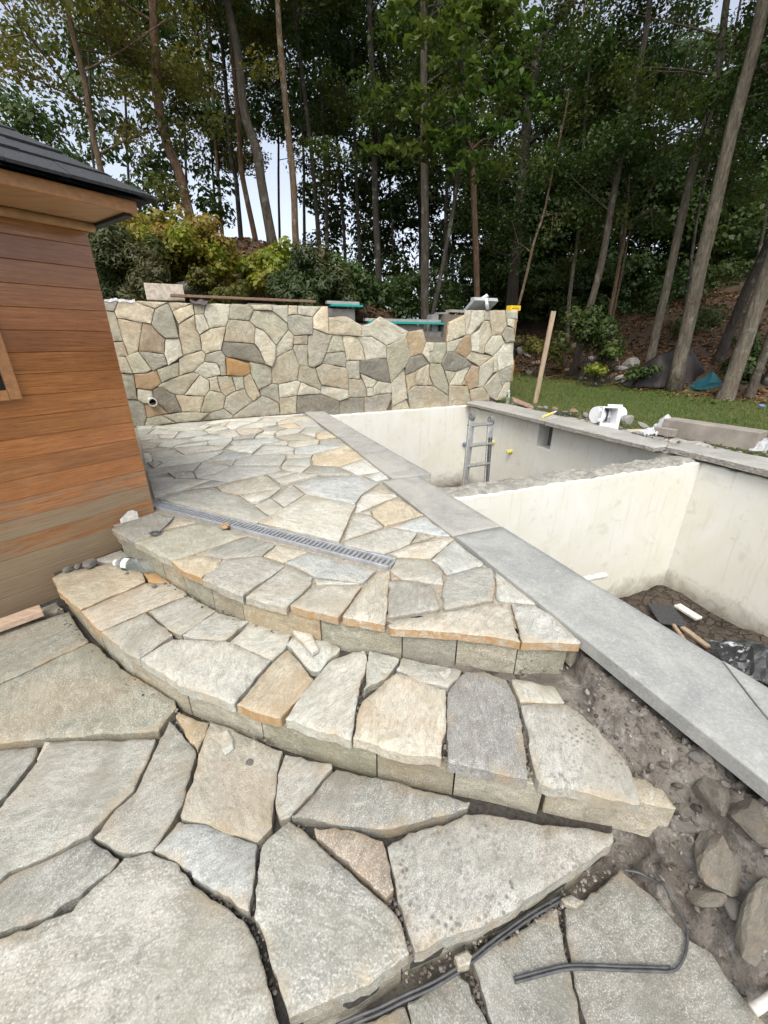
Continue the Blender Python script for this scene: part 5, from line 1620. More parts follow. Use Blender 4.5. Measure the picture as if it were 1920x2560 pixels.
# yellow handled tool
a, b = atz(px('S4', 675, 705), .05), atz(px('S4', 900, 615), .06)
t = empty('yellow_tool', a); tag(t, 'short yellow-handled tool on the lawn-side coping', 'hand tool')
Vt, Ft = tube([a, a.lerp(b, .75)], [.022, .020], 10); make('handle', Vt, Ft, M['yellow'], t)
Vt, Ft = tube([a.lerp(b, .75), b], [.017, .014], 10); make('ferrule', Vt, Ft, M['pvc'], t)
c = atz(px('S4', 960, 630), .05); V, F = [], []
t2 = box('trowel_blade', c, Vector((.9, -.3, 0)).normalized(), Vector((.3, .9, 0)).normalized(), UP, .17, .05, .012, M['debris'], t, .004)

# loose rocks, each its own object
rocks = [rock_mesh('rock', i + 1, 2, f) for i, f in enumerate((.55, .7, .45, .8, .6))]
for me in rocks: me.materials.append(M['rock'])
rocks_b = [m.copy() for m in rocks]
for me in rocks_b: me.materials.clear(); me.materials.append(M['rockbrown'])
rocks_c = [m.copy() for m in rocks]
for me in rocks_c: me.materials.clear(); me.materials.append(M['clod'])
def rock(name, label, p, size, kind=0, group=None, parent=None, rz=None, tilt=.2):
    me = random.choice((rocks, rocks_b, rocks_c)[kind])
    o = bpy.data.objects.new(name, me); o.location = p; o.scale = size if hasattr(size, '__len__') else (size * random.uniform(.8, 1.3), size * random.uniform(.8, 1.1), size)
    o.rotation_euler = (random.gauss(0, tilt), random.gauss(0, tilt), random.uniform(0, 6.3) if rz is None else rz)
    link(o); tag(o, label, 'rock', group); return o
G1 = 'rubble along the lawn-side coping'
for (x, y, s, k, lb) in ((625, 545, .055, 0, 'grey rubble rock just right of the wooden stake'), (715, 550, .05, 0, 'pale rubble rock second right of the wooden stake'),
                         (880, 570, .065, 1, 'tan rubble rock above the yellow tool'), (1210, 610, .075, 1, 'brown rubble rock between the yellow tool and the skimmer'),
                         (1400, 680, .07, 0, 'grey rubble rock just left of the skimmer lid'), (1090, 640, .07, 0, 'pale rubble rock right of the trowel blade')):
    rock('rubble_rock', lb, atz(px('S4', x, y), .03), s, k, G1)
rock('lava_rock', 'dark grey lumpy rock standing behind the skimmer', atz(px('S2', 980, 600), .12) + Vector((0, .1, 0)), (.10, .09, .17), 2, None, None, None, .1)
rock('rubble_rock', 'brown-grey rubble rock between the skimmer and the stone block', atz(px('S2', 1250, 720), .0), (.16, .08, .05), 0, G1)
c = atz(px('S2', 1110, 790), .05)
flatstone('flat_stone', 'cream flat stone offcut beside the skimmer on the coping', [c + Vector(v) for v in ((-.13, .03, 0), (-.02, -.06, 0), (.17, -.03, 0), (.10, .07, 0))], .055, .03, M['stone'], 'stone', None, 'c')
t = crumple('bottle_scrap', 'crumpled clear plastic scrap between the skimmer and the stone block', atz(px('S2', 1340, 870), .03), .09, .05, .08, Vector((1, 0, 0)), M['wrap'], 5)
t['category'] = 'plastic scrap'
box('offcut_block', atz(px('S5', 320, 335), .02) + UP * .03, bx_, bn, UP, .13, .05, .05, M['concslab'], None, .006); tag(bpy.data.objects['offcut_block'], 'small grey stone offcut in front of the stone block', 'stone')

# ------------------------------------------------------------------ small things on the steps
def fl(c, s, z): return [atz(px(c, *map(float, q.split(','))), z) for q in s.split()]
t = flatstone('stone_offcut', 'loose pale wedge-shaped stone lying on the step', fl('P4', '1305,440 1390,432 1445,540 1410,562', ZC + .03), ZC + .03, .024, M['stone'], 'stone', None, 'w')
t = flatstone('stone_chip', 'white pointed stone chip on the lower patio below the step', fl('P6', '922,215 945,205 965,235 970,280 935,308 920,285', ZB + .015), ZB + .016, .012, M['stone'], 'stone chip', None, 'w')
t = flatstone('stone_chip', 'pale triangular stone chip on the step beneath the patio edge', fl('P5', '655,298 705,278 712,295 685,325', ZC + .012), ZC + .013, .010, M['stone'], 'stone chip', None, 'w')
t = flatstone('stone_chip', 'orange stone chip on the drain grate', fl('P2', '648,210 690,192 702,205 690,218 660,222', .02), .022, .014, M['stone'], 'stone chip', None, 'o')
t = flatstone('stone_chip', 'grey stone chip at the lower step corner near the black cable', fl('P7', '818,560 860,545 912,575 880,598 835,585', ZA + .02), ZA + .02, .018, M['stone'], 'stone chip', None, 'g')
t = flatstone('stone_chip', 'square stone chip wedged at the foot of the lowest step', fl('P7', '382,800 435,775 455,800 445,835 400,850', ZA + .03), ZA + .04, .04, M['stone'], 'stone chip', None, 't')
t = flatstone('stone_chip', 'long pale chip wedged in the joint left on the lower patio', fl('P6', '150,330 185,255 215,255 180,330', ZB - .005), ZB - .004, .02, M['stone'], 'stone chip', None, 'c')
rock('stone_lump', 'largest grey lump against the cabin on the step', atz(px('S6', 450, 300), ZC + .03), (.062, .045, .05), 2, 'lumps of mortar beside the cabin')
rock('stone_lump', 'middle small grey lump against the cabin on the step', atz(px('S6', 268, 350), ZC + .02), .026, 2, 'lumps of mortar beside the cabin')
rock('stone_lump', 'leftmost grey lump against the cabin on the step', atz(px('S6', 120, 395), ZC + .02), (.042, .026, .03), 2, 'lumps of mortar beside the cabin')
rock('stone_lump', 'tiny stone just below the green-labelled bottle', atz(px('S6', 1030, 450), ZC + .008), .014, 0)
rock('stone_lump', 'tiny pale stone on the step right of the bottle', atz(px('S6', 1440, 640), ZC + .012), .017, 2)
rock('stone_lump', 'tiny grey stone on the lower patio right of the white chip', atz(px('P6', 1035, 342), ZB + .008), .016, 0)
# white plastic wedge against the cabin
a = atz(px('C6', 835, 1405), .0); b = atz(px('C6', 930, 1380), .0)
t = make('plastic_wedge', [a, b, b + UP * .055, a.lerp(b, .7) + UP * .075, a + UP * .03] + [p + Vector((.02, .02, 0)) for p in (a, b, b + UP * .055, a.lerp(b, .7) + UP * .075, a + UP * .03)],
         [(0, 1, 2, 3, 4), (9, 8, 7, 6, 5), (0, 5, 6, 1), (1, 6, 7, 2), (2, 7, 8, 3), (3, 8, 9, 4), (4, 9, 5, 0)], M['pvc_dirty']); tag(t, 'white plastic wedge leaning on the cabin at the patio edge', 'plastic wedge')
# bent black hook tool on the patio
hp = [atz(px('C6', x, y), .012) for x, y in ((1035, 1475), (1060, 1462), (1100, 1462), (1108, 1470), (1085, 1482), (1055, 1484), (1035, 1475))]
hp2 = [atz(px('C6', x, y), .014) for x, y in ((1100, 1464), (1130, 1440), (1170, 1400), (1205, 1360))]
t = make('cable_loop', *merge([tube(catmull(hp, 4), .006, 6), tube(catmull(hp2, 4), .0035, 6)]), M['cable'], smooth=True); tag(t, 'thin black hooked wire lying on the patio near the cabin', 'wire')
# board under the cabin
p0, p1 = atz(px('C6', 290, 2005), ZB + .05), atz(px('C6', 0, 2110), ZB + .05)
ax_ = (p0 - p1).normalized(); n2 = Vector((-ax_.y, ax_.x, 0))
t = box('trim_board', (p0 + p1) / 2 - ax_ * .35, ax_, n2, UP, (p0 - p1).length / 2 + .35, .045, .02, M['palewood'], None, .003); tag(t, 'pale cedar trim board lying below the cabin at the left edge', 'board')

# black cables
cb = [atz(p, ZA + .012) for p in E('P7', '1072,445 1150,465 1230,530 1290,600 1325,680 1330,750 1310,820 1270,858 1180,858 1060,855 940,850 840,852 740,875 630,905')]
cb = catmull(cb, 4)
for p in cb: p.z = max(p.z, soil_z(p.x, p.y) + .007)
t = empty('black_cable', cb[-1]); tag(t, 'black cable curving across the lower landing stones', 'cable')
Vt, Ft = tube(cb, .004, 10); make('cable', Vt, Ft, M['cable'], t, smooth=True)
Vt, Ft = tube([p + Vector((.0, .009, -.002)) for p in cb[28:]], .004, 8); make('cable', Vt, Ft, M['cable'], t, smooth=True)
cb2 = [atz(p, ZA + .006) for p in E('P7', '820,570 700,640 560,740 420,850 300,925 180,980 80,1030 0,1062 -100,1105')]
t = empty('black_cable', cb2[0]); tag(t, 'black twin cable running along the foot of the lowest step', 'cable')
for dy in (0, .010):
    Vt, Ft = tube([p + Vector((0, dy, .004 * (dy > 0))) for p in catmull(cb2, 6)], .004, 8); make('cable', Vt, Ft, M['cable'], t, smooth=True)

# bank stones and clods under the coping
def chunk(name, label, c, x, y, z, size, code, rot=(0, 0, 0), mat='stone_edge'):
    me = rocks[code if isinstance(code, int) else 0].copy(); me.materials.clear(); me.materials.append(M[mat])
    o = bpy.data.objects.new(name, me); o.location = atz(px(c, x, y), z); o.scale = size; o.rotation_euler = rot; o.color = shade('t'); link(o); tag(o, label, 'rock'); return o
brm = [rock_mesh('bank_rock', 40 + i, 3, f) for i, f in enumerate((.9, .7, 1.0, .6, .8))]
def brock(label, x, y, sx, sy, sz, k, rot, tone, lift):
    me = brm[k].copy(); me.materials.append(M['stone_edge'])
    o = bpy.data.objects.new('bank_stone', me); o.location = on_soil(px('E6', x, y), lift); o.scale = (sx, sy, sz); o.rotation_euler = rot
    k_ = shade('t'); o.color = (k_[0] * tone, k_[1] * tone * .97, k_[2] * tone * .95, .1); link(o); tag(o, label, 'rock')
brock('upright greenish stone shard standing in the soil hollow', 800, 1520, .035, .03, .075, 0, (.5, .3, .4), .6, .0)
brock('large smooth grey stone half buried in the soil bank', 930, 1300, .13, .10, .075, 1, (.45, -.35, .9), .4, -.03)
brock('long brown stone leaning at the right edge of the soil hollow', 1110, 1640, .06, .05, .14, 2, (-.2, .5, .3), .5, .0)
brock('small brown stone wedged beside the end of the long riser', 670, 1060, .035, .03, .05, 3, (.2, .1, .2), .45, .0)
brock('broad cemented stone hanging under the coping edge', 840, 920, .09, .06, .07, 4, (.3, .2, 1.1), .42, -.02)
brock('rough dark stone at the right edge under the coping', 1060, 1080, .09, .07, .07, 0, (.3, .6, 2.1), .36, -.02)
for x, y, z, s, lb in ((740, 772, -.19, .028, 'small grey pebble high on the soil bank'), (745, 1262, -.40, .036, 'round grey pebble in the middle of the soil bank'), (930, 1520, -.50, .04, 'grey clod at the bottom of the soil hollow'),
                       (960, 1600, -.52, .045, 'largest grey clod in the soil hollow'), (660, 1130, -.33, .045, 'crumbly clod beside the end of the long riser')):
    rock('soil_clod', lb, on_soil(px('E6', x, y), s * .2), s * .8, 2)
a, b = atz(px('E6', 1045, 2140), ZA + .05), atz(px('E6', 1250, 2000), ZA + .08)
Vt, Ft = tube([a, b], .013, 14); t = make('white_pipe', Vt, Ft, M['pvc_dirty'], None, smooth=True); tag(t, 'white plastic pipe end at the lower right corner', 'pipe')

# crumbling mortar and rubble in the bank face
RV = []; RF = []
rsrc = [[v.co.copy() for v in m.vertices] for m in rocks]; rfs = [[tuple(p.vertices) for p in m.polygons] for m in rocks]
for _ in range(900):
    t_ = random.uniform(.1, 1.9); d_ = random.betavariate(1.1, 2.2) * .34 - .05
    q = e0.to_2d() + ed * t_ + en * d_
    k = random.randrange(len(rsrc)); sc_2 = random.choice((.003, .004, .005, .007, .009, .012)) * (1.9 if d_ < .06 and t_ > .4 and random.random() < .4 else 1.0); an = random.uniform(0, 6.3); o_ = len(RV)
    mr = Matrix.Rotation(an, 3, Vector((random.random(), random.random(), random.random() + .1)).normalized())
    z_ = soil_z(q.x, q.y)
    for v in rsrc[k]:
        w = mr @ Vector((v.x * sc_2 * 1.2, v.y * sc_2, v.z * sc_2)); RV.append((q.x + w.x, q.y + w.y, z_ + w.z))
    RF.extend([tuple(i + o_ for i in f) for f in rfs[k]])
t = make('bank_rubble', RV, RF, M['clod']); tag(t, 'crumbly mortar rubble stuck in the soil bank under the coping', 'rubble', kind='stuff')
# gravel caught in the joints and along the risers
PV = []; PF = []
ico = bmesh.new(); bmesh.ops.create_icosphere(ico, subdivisions=1, radius=1); iv = [v.co.copy() for v in ico.verts]; iF = [tuple(v.index for v in f.verts) for f in ico.faces]; ico.free()
def peb(p, s):
    o_ = len(PV); r1 = random.uniform(.7, 1.3); r2 = random.uniform(.5, .9); an = random.uniform(0, 6.3); ca, sa = math.cos(an), math.sin(an)
    for v in iv:
        k = s * (1 + .25 * random.uniform(-1, 1)); x, y = v.x * r1 * k, v.y * k
        PV.append((p[0] + x * ca - y * sa, p[1] + x * sa + y * ca, p[2] + v.z * r2 * k))
    PF.extend([tuple(i + o_ for i in f) for f in iF])
def along(edge, z, n, spread, smin, smax, shift=(0, 0)):
    P_ = [atz(q, z) for q in edge]
    for _ in range(n):
        i = random.randrange(len(P_) - 1); p = P_[i].lerp(P_[i + 1], random.random())
        peb((p.x + shift[0] + random.gauss(0, spread), p.y + shift[1] + random.gauss(0, spread), z + random.uniform(-.006, .004)), random.uniform(smin, smax))
along([(x, y + 62) for x, y in EDGE_D[:6]], ZC, 50, .012, .004, .010)
along([(x + 4, y + 66) for x, y in EDGE_D[7:]], ZC, 60, .012, .004, .010)
along([(x, y + 70) for x, y in EDGE_C[:8]], ZB, 150, .012, .003, .007)
along([(x, y + 58) for x, y in EDGE_B[2:]], ZA, 120, .010, .003, .008)
for c_, s_, z_, n_ in (('P5', '690,400 685,520 680,660', ZC - .03, 60), ('P5', '975,400 1010,540 1035,650 1060,750', ZC - .03, 70), ('P5', '345,380 320,470 300,560', ZC - .03, 40),
                       ('P6', '650,250 560,460 480,530 380,645', ZB - .04, 90), ('P6', '640,710 760,790 900,910 1040,990 1070,1100 1130,1300', ZB - .04, 140), ('P6', '1075,690 1060,820 1040,960', ZB - .04, 60),
                       ('P7', '810,600 850,830 900,1050', ZA - .04, 130), ('P7', '430,860 500,1000 540,1100', ZA - .04, 60), ('P7', '110,560 160,640 210,780', ZB - .04, 60), ('P6', '730,160 780,260 820,300', ZB - .04, 50), ('P6', '1210,590 1400,750 1640,950', ZB - .04, 120)):
    along(E(c_, s_), z_, n_, .010, .003, .007)
for _ in range(1500):
    t_ = random.uniform(.0, 1.9); d_ = random.uniform(-.02, .5); q = e0.to_2d() + ed * t_ + en * d_
    
    if inside(q.x, q.y, PB2) or inside(q.x, q.y, PC2): continue
    peb((q.x, q.y, soil_z(q.x, q.y)), random.choice((.002, .003, .003, .004, .006, .009)))
for _ in range(260):
    s_ = random.uniform(0, 6); p = FRp + PD * s_ - PN * random.uniform(.3, .9)
    peb((p.x, p.y, .0), random.uniform(.008, .03))
t = make('gravel', PV, PF, M['pebble']); tag(t, 'scattered grey gravel in the stone joints and soil', 'gravel', kind='stuff')

# debris on the pool floor
a = atz(px('E7', 640, 500), ZF + .08); b = atz(px('E7', 770, 690), ZF + .08)
ax_ = (b - a).normalized(); t = box('shovel', (a + b) / 2, ax_, Vector((-ax_.y, ax_.x, 0)), UP, (b - a).length / 2, .14, .012, M['debris'], None, .006); tag(t, 'muddy shovel blade lying on the pool floor', 'shovel')
Vt, Ft = tube([b, b + ax_ * .9 + Vector((0, 0, .02))], .02, 10); make('handle', Vt, Ft, M['lumber'], t)
pk = atz(px('E7', 1560, 1100), ZF + .25)
t = crumple('plastic_sheeting', 'crumpled black plastic with white splashes on the pool floor near the coping', pk, .34, .26, .26, Vector((.9, -.43, 0)), M['splash'], 8); t['category'] = 'plastic sheet'
for (x0, y0, x1, y1, hw_, lb, mt_) in ((800, 500, 1010, 630, .05, 'white plaster fragment along the far corner of the pool floor', 'pvc_dirty'), (850, 710, 1100, 900, .03, 'narrow wooden stick on the muddy pool floor', 'lumber')):
    a, b = atz(px('E7', x0, y0), ZF + .07), atz(px('E7', x1, y1), ZF + .07); ax_ = (b - a).normalized()
    t = box('floor_debris', (a + b) / 2, ax_, Vector((-ax_.y, ax_.x, 0)), UP, (b - a).length / 2, hw_, .015, M[mt_], None, .004); tag(t, lb, 'debris')
# ------------------------------------------------------------------ vegetation
def leaf_mesh(name, C, size, mat, parent, up=.5, jitter=.42, long=1.0, seed=0, fold=.18):
    """C: (N,3) leaf centres (world); each leaf is one folded diamond"""
    r_ = np.random.default_rng(seed); N = len(C)
    nrm_ = r_.normal(size=(N, 3)); nrm_[:, 2] = np.abs(nrm_[:, 2]) + up; nrm_ /= np.linalg.norm(nrm_, axis=1)[:, None]
    a = r_.normal(size=(N, 3)); a -= nrm_ * (a * nrm_).sum(1)[:, None]; a /= np.linalg.norm(a, axis=1)[:, None]
    b = np.cross(nrm_, a); s = size * (1 + jitter * r_.normal(size=N)).clip(.45, 1.9)
    s = s[:, None]
    off = np.array(parent.location if parent is not None else (0, 0, 0))
    C = C - off
    v = np.empty((N, 4, 3))
    v[:, 0] = C - a * s * .55 * long; v[:, 1] = C + b * s * .36 + nrm_ * s * fold; v[:, 2] = C + a * s * .55 * long - nrm_ * s * .12; v[:, 3] = C - b * s * .36 + nrm_ * s * fold
    me = bpy.data.meshes.new(name)
    me.vertices.add(N * 4); me.vertices.foreach_set('co', v.reshape(-1).astype(np.float32))
    me.loops.add(N * 4); me.loops.foreach_set('vertex_index', np.arange(N * 4, dtype=np.int32))
    me.polygons.add(N); me.polygons.foreach_set('loop_start', np.arange(0, N * 4, 4, dtype=np.int32)); me.polygons.foreach_set('loop_total', np.full(N, 4, dtype=np.int32))
    me.materials.append(mat); me.update(calc_edges=True)
    o = bpy.data.objects.new(name, me)
    if parent is not None: o['kind'] = 'stuff'
    return link(o, parent)
def clump_leaves(clumps, per, rad, seed, flat=.6):
    r_ = np.random.default_rng(seed)
    C = np.repeat(np.array(clumps, dtype=float), per, axis=0)
    d = r_.normal(size=C.shape); d /= np.linalg.norm(d, axis=1)[:, None]
    C += d * (rad * 1.45 * r_.random(len(C)) ** .42)[:, None] * np.array([1, 1, flat])
    return C
BARKS = {'grey': (.12, .102, .08, 1), 'red': (.17, .10, .058, 1), 'dark': (.055, .045, .036, 1), 'pale': (.185, .16, .122, 1), 'tan': (.19, .13, .08, 1)}
def tree(name, label, pxs, wpx, Y, bark='grey', leaf='leaf_oak', low=2.5, nclump=70, per=70, crown_r=2.2, top=15.0, size=.11, seed=0, crad=.42, group='woodland trees', extra_low=None, taper=.55):
    """pxs: pixel polyline of the trunk from base to top; wpx: width in pixels at the base"""
    r_ = random.Random(seed)
    pts = [aty(p, Y) for p in pxs]
    b = pts[0]; gz = ground_z(b.x, b.y)
    if b.z > gz:      # carry the trunk down to the ground
        d = (pts[0] - pts[1]); d = d / abs(d.z) if abs(d.z) > .01 else Vector((0, 0, -1))
        pts = [b + d * (b.z - gz + .15)] + pts
    else: pts[0] = b + Vector((0, 0, 0))
    base = pts[0]
    t_ = pts[-1] - pts[-2]; t_ = t_.normalized()
    wig = Vector((r_.uniform(-.06, .06), r_.uniform(-.06, .06), 1)).normalized()
    while pts[-1].z < top:
        t_ = (t_ * .7 + wig * .3).normalized(); pts.append(pts[-1] + t_ * 1.8)
    sp = catmull(pts, 4)
    depth = Y * CP - (base.z - CAM_H) * SP
    r0 = wpx / 2 * depth / FPX * .88
    zt0, zt1 = sp[0].z, sp[-1].z
    rad = [r0 * (1.0 + .35 * max(0, 1 - (p.z - zt0) / .5)) * (1 - (1 - taper * .35) * max(0.0, (p.z - zt0) / (zt1 - zt0)) ** 1.1) for p in sp]
    for p in sp:
        p.x += .05 * mnoise.noise(Vector((p.z * .5, seed, 0))); p.y += .05 * mnoise.noise(Vector((p.z * .5, seed, 9)))
    root = empty(name, (base.x, base.y, base.z)); tag(root, label, 'tree', group)
    Vt, Ft = tube(sp, rad, 12, True, .10); make('trunk', Vt, Ft, M['bark'], root, smooth=True, color=BARKS[bark])
    def at_h(z):
        for i in range(len(sp) - 1):
            if sp[i].z <= z <= sp[i + 1].z: return sp[i].lerp(sp[i + 1], (z - sp[i].z) / max(1e-5, sp[i + 1].z - sp[i].z)), rad[i]
        return sp[-1], rad[-1]
    clumps = []; br = []
    nl = max(5, nclump // 6)
    for k in range(nl):
        f = (k + r_.random()) / nl
        h = gz + low + (top - low - gz) * f ** 1.15
        p, rr = at_h(h)
        an = r_.uniform(0, 6.283)
        L = crown_r * (1.0 - .55 * abs(f - .45)) * r_.uniform(.6, 1.15)
        dirv = Vector((math.cos(an), math.sin(an), r_.uniform(.05, .6)))
        e = p + dirv * L; mid = p + dirv * (L * .5) + Vector((0, 0, .1 * L * r_.uniform(-.5, 1)))
        sb = catmull([p, mid, e], 3)
        br.append(tube(sb, [max(.012, rr * .38 * (1 - i / (len(sb)) * .85)) for i in range(len(sb))], 5, False))
        for q in range(6):
            u = r_.uniform(.35, 1.1)
            c = p.lerp(e, u) + Vector((r_.gauss(0, .42), r_.gauss(0, .42), r_.gauss(-.05, .35))) * (.5 + L * .22)
            clumps.append(tuple(c))
            if r_.random() < .7: br.append(tube([p.lerp(e, u * .7), Vector(c)], [.014, .006], 4, False))
    if br: tag(make('branches', *merge(br), M['bark'], root, smooth=True, color=BARKS[bark]), kind='stuff')
    C = clump_leaves(clumps, int(per * 2.3), crad * .86, seed + 100)
    leaf_mesh('foliage', C, size * .62, M[leaf], root, .35, seed=seed + 7)
    return root
T4 = lambda s: E('T4', s); T5 = lambda s: E('T5', s)
KW = dict()
tree('oak_tree', 'big reddish-barked oak leaning left above the yellow shrubs', T4('825,960 775,760 720,620 680,420 665,200 660,0'), 27, 12.5, 'red', 'leaf_oak', 3.6, 110, 80, 2.9, 14, .12, 1)
tree('oak_tree', 'oak with broken bark just above the cabin roof ridge', T4('440,740 400,560 375,400 330,200 300,60'), 17, 11.5, 'tan', 'leaf_oak', 3.0, 105, 80, 2.9, 13, .12, 2)
tree('forest_tree', 'dark trunk left of the pair beside the low sky gap', T4('1047,1120 1022,800 1000,700 985,500'), 14, 17, 'dark', 'leaf_dark', 5.5, 60, 60, 2.2, 15, .13, 3)
tree('forest_tree', 'slim brown trunk leaning left inside the low sky gap', T4('1122,1125 1060,830 1040,700 1020,400 1000,150'), 15, 16, 'red', 'leaf_oak', 5.5, 70, 60, 2.2, 15, .13, 4)
tree('forest_tree', 'thick grey trunk with curving vine in the centre left', T4('1185,1100 1130,780 1110,650 1060,500 1030,250 980,30'), 27, 14.5, 'grey', 'leaf_mid', 5.5, 80, 65, 2.5, 15, .12, 5)
tree('forest_tree', 'straight pale brown trunk between the thick grey one and two slim dark ones', T4('1282,1140 1265,800 1245,550 1215,250 1205,0'), 19, 14, 'tan', 'leaf_oak', 5.8, 80, 65, 2.3, 15, .12, 6)
tree('forest_tree', 'left of two slim dark parallel trunks left of centre', T4('1385,1130 1350,700 1320,430 1285,180'), 13, 16, 'dark', 'leaf_mid', 6.2, 60, 60, 2.0, 15, .13, 7)
tree('forest_tree', 'right of two slim dark parallel trunks left of centre', T4('1412,1130 1405,650 1385,350 1370,150'), 11, 17, 'dark', 'leaf_dark', 6.2, 60, 60, 2.0, 15, .13, 8)
tree('forest_tree', 'thin dark trunk above the teal scupper', T4('1492,1140 1475,850 1460,650 1440,400'), 10, 19, 'dark', 'leaf_dark', 5.6, 50, 60, 1.9, 15, .14, 9)
tree('forest_tree', 'dark half-hidden trunk above the concrete pier', T4('1557,1150 1540,800 1530,500'), 11, 18, 'dark', 'leaf_dark', 4.6, 60, 60, 2.0, 15, .14, 10)
tree('forest_tree', 'shaded grey trunk rising right of the concrete pier', T4('1640,1290 1625,900 1615,500 1600,100'), 19, 15, 'dark', 'leaf_mid', 3.0, 80, 75, 2.2, 15, .13, 11)
tree('forest_tree', 'high trunk with peeling orange bark at the top left of centre', T4('960,1000 930,600 910,200 900,0'), 11, 20, 'tan', 'leaf_oak', 5.0, 70, 70, 2.4, 16, .14, 12)
tree('tulip_tree', 'straight grey trunk directly above the long scupper', T5('176,1375 178,900 172,550 170,200'), 24, 12.5, 'grey', 'leaf_mid', 4.6, 70, 65, 2.3, 14, .12, 13)
tree('forest_tree', 'thin mossy trunk between the scupper and the flat capstone', T5('262,1345 268,1000 275,800 285,500'), 11, 15, 'dark', 'leaf_dark', 3.0, 60, 60, 1.8, 14, .13, 14)
tree('forest_tree', 'slim speckled trunk rising behind the grey plastic box', T5('402,1290 390,900 370,600 350,300 330,50'), 17, 13, 'red', 'leaf_mid', 4.6, 70, 70, 2.2, 14, .12, 15)
tree('forest_tree', 'thickest dark trunk with curved top right of the centre', T5('550,1330 575,1000 610,600 640,350 690,150 810,10'), 34, 16.5, 'dark', 'leaf_dark', 3.0, 110, 75, 2.8, 15, .13, 16)
tree('sapling', 'slender pale sapling leaning right above the yellow carton', T5('580,1320 640,1070 690,930 720,800'), 9, 13.5, 'tan', 'leaf_dark', 2.6, 30, 45, 1.2, 7.5, .11, 17)
tree('forest_tree', 'crooked thin pale trunk at the top of the bank', T5('785,1485 800,1320 815,1200 840,1000 850,800'), 11, 14.5, 'grey', 'leaf_mid', 2.8, 50, 60, 1.7, 10, .12, 18)
tree('forest_tree', 'grey trunk leaning right behind the bank shrub', T5('872,1390 940,1130 1000,800 1060,500 1130,150 1150,0'), 19, 13.5, 'grey', 'leaf_dark', 4.0, 80, 75, 2.3, 14, .12, 19)
tree('sapling', 'forked leaning sapling right of the grey leaning trunk', T5('970,1390 1015,1130 1035,1050 1050,850 1060,700'), 11, 14.5, 'tan', 'leaf_dark', 3.0, 30, 45, 1.4, 9, .12, 20)
tree('sapling', 'curved bare sapling bending right in the dark woods', T5('1010,1260 1060,1010 1110,930 1160,800 1190,700'), 7, 15, 'tan', 'leaf_dark', 4.2, 20, 45, 1.3, 8, .12, 21)
tree('forest_tree', 'leaning pale trunk left of the tarp pile', T5('1150,1555 1240,1150 1330,750 1420,430 1460,200 1480,0'), 22, 12.6, 'pale', 'leaf_mid', 4.2, 90, 75, 2.4, 14, .12, 22)
tree('forest_tree', 'tall pale lichen-spotted leaning trunk nearest the lawn in front of the tarp', T5('1248,1700 1370,1150 1440,850 1520,500 1600,200 1640,0'), 36, 10.55, 'pale', 'leaf_dark', 5.6, 80, 75, 2.4, 14, .11, 23)
tree('forest_tree', 'thick rough leaning trunk right of the teal tarp', T5('1475,1715 1590,1380 1659,1170 1800,700 1900,350'), 38, 9.3, 'pale', 'leaf_mid', 4.8, 80, 75, 2.4, 13, .11, 24)
tree('forest_tree', 'dark leaning trunk behind the teal tarp', T5('1415,1610 1550,1300 1659,1080 1850,600 1950,300'), 26, 11.6, 'dark', 'leaf_dark', 4.2, 80, 75, 2.4, 13, .12, 25)
tree('forest_tree', 'split leaning trunk near the right edge of the lawn', T5('1592,1670 1659,1480 1800,1080 1950,650'), 22, 9.4, 'grey', 'leaf_dark', 3.4, 70, 75, 2.2, 12, .11, 26)
tree('forest_tree', 'dark leaning trunk at the far right edge of the lawn', T5('1640,1690 1720,1500 1900,1100 2050,800'), 24, 9.8, 'dark', 'leaf_dark', 3.0, 70, 75, 2.2, 12, .11, 27)

# thinner trunks further back
THIN = ['thin far trunk just above the cabin roof tip', 'thin far trunk between the cabin roof and the big reddish oak', 'thin far trunk just right of the big reddish oak', 'thin far trunk at the left side of the low sky gap',
        'thin far trunk between the thick grey trunk and the pale brown one', 'thin far trunk just right of the straight pale brown trunk', 'thin far trunk between the concrete pier and the trunk above the long scupper',
        'thin far trunk hidden just left of the trunk above the long scupper', 'thin far trunk between the long scupper and the grey plastic box', 'thin far trunk right behind the speckled one above the grey box', 'thin far trunk directly behind the yellow carton',
        'thin far trunk above the top of the wooden stake', 'thin far trunk just right of the crooked pale one', 'thin far trunk right of the forked leaning sapling', 'thin far trunk left of the leaning pale trunk by the tarp', 'thin far trunk above the brown tarp', 'thin far trunk between the leaning trunks near the right edge']
for i, (x0, y0, x1, Y_, w_) in enumerate(((250, 560, 215, 17, 8), (330, 590, 300, 19, 8), (470, 600, 440, 20, 9), (545, 610, 520, 21, 8), (700, 640, 690, 22, 8), (760, 640, 745, 20, 9), (985, 690, 975, 20, 8), (1050, 690, 1045, 21, 9), (1130, 720, 1130, 20, 9), (1185, 720, 1190, 21, 9), (1240, 740, 1255, 19, 10),
                                             (1375, 780, 1400, 19, 9), (1440, 790, 1480, 20, 9), (1530, 800, 1590, 18, 9), (1590, 800, 1660, 20, 9), (1700, 830, 1800, 17, 9), (1860, 840, 1960, 17, 10))):
    tree('forest_tree', THIN[i], [(x0, y0), ((x0 + x1) / 2 + (i % 3 - 1) * 6, y0 - 280), (x1, y0 - 560)], w_, Y_, 'dark', 'leaf_oak' if x0 < 600 else 'leaf_dark', 6.0, 36, 45, 1.9, 15, .14, 200 + i)
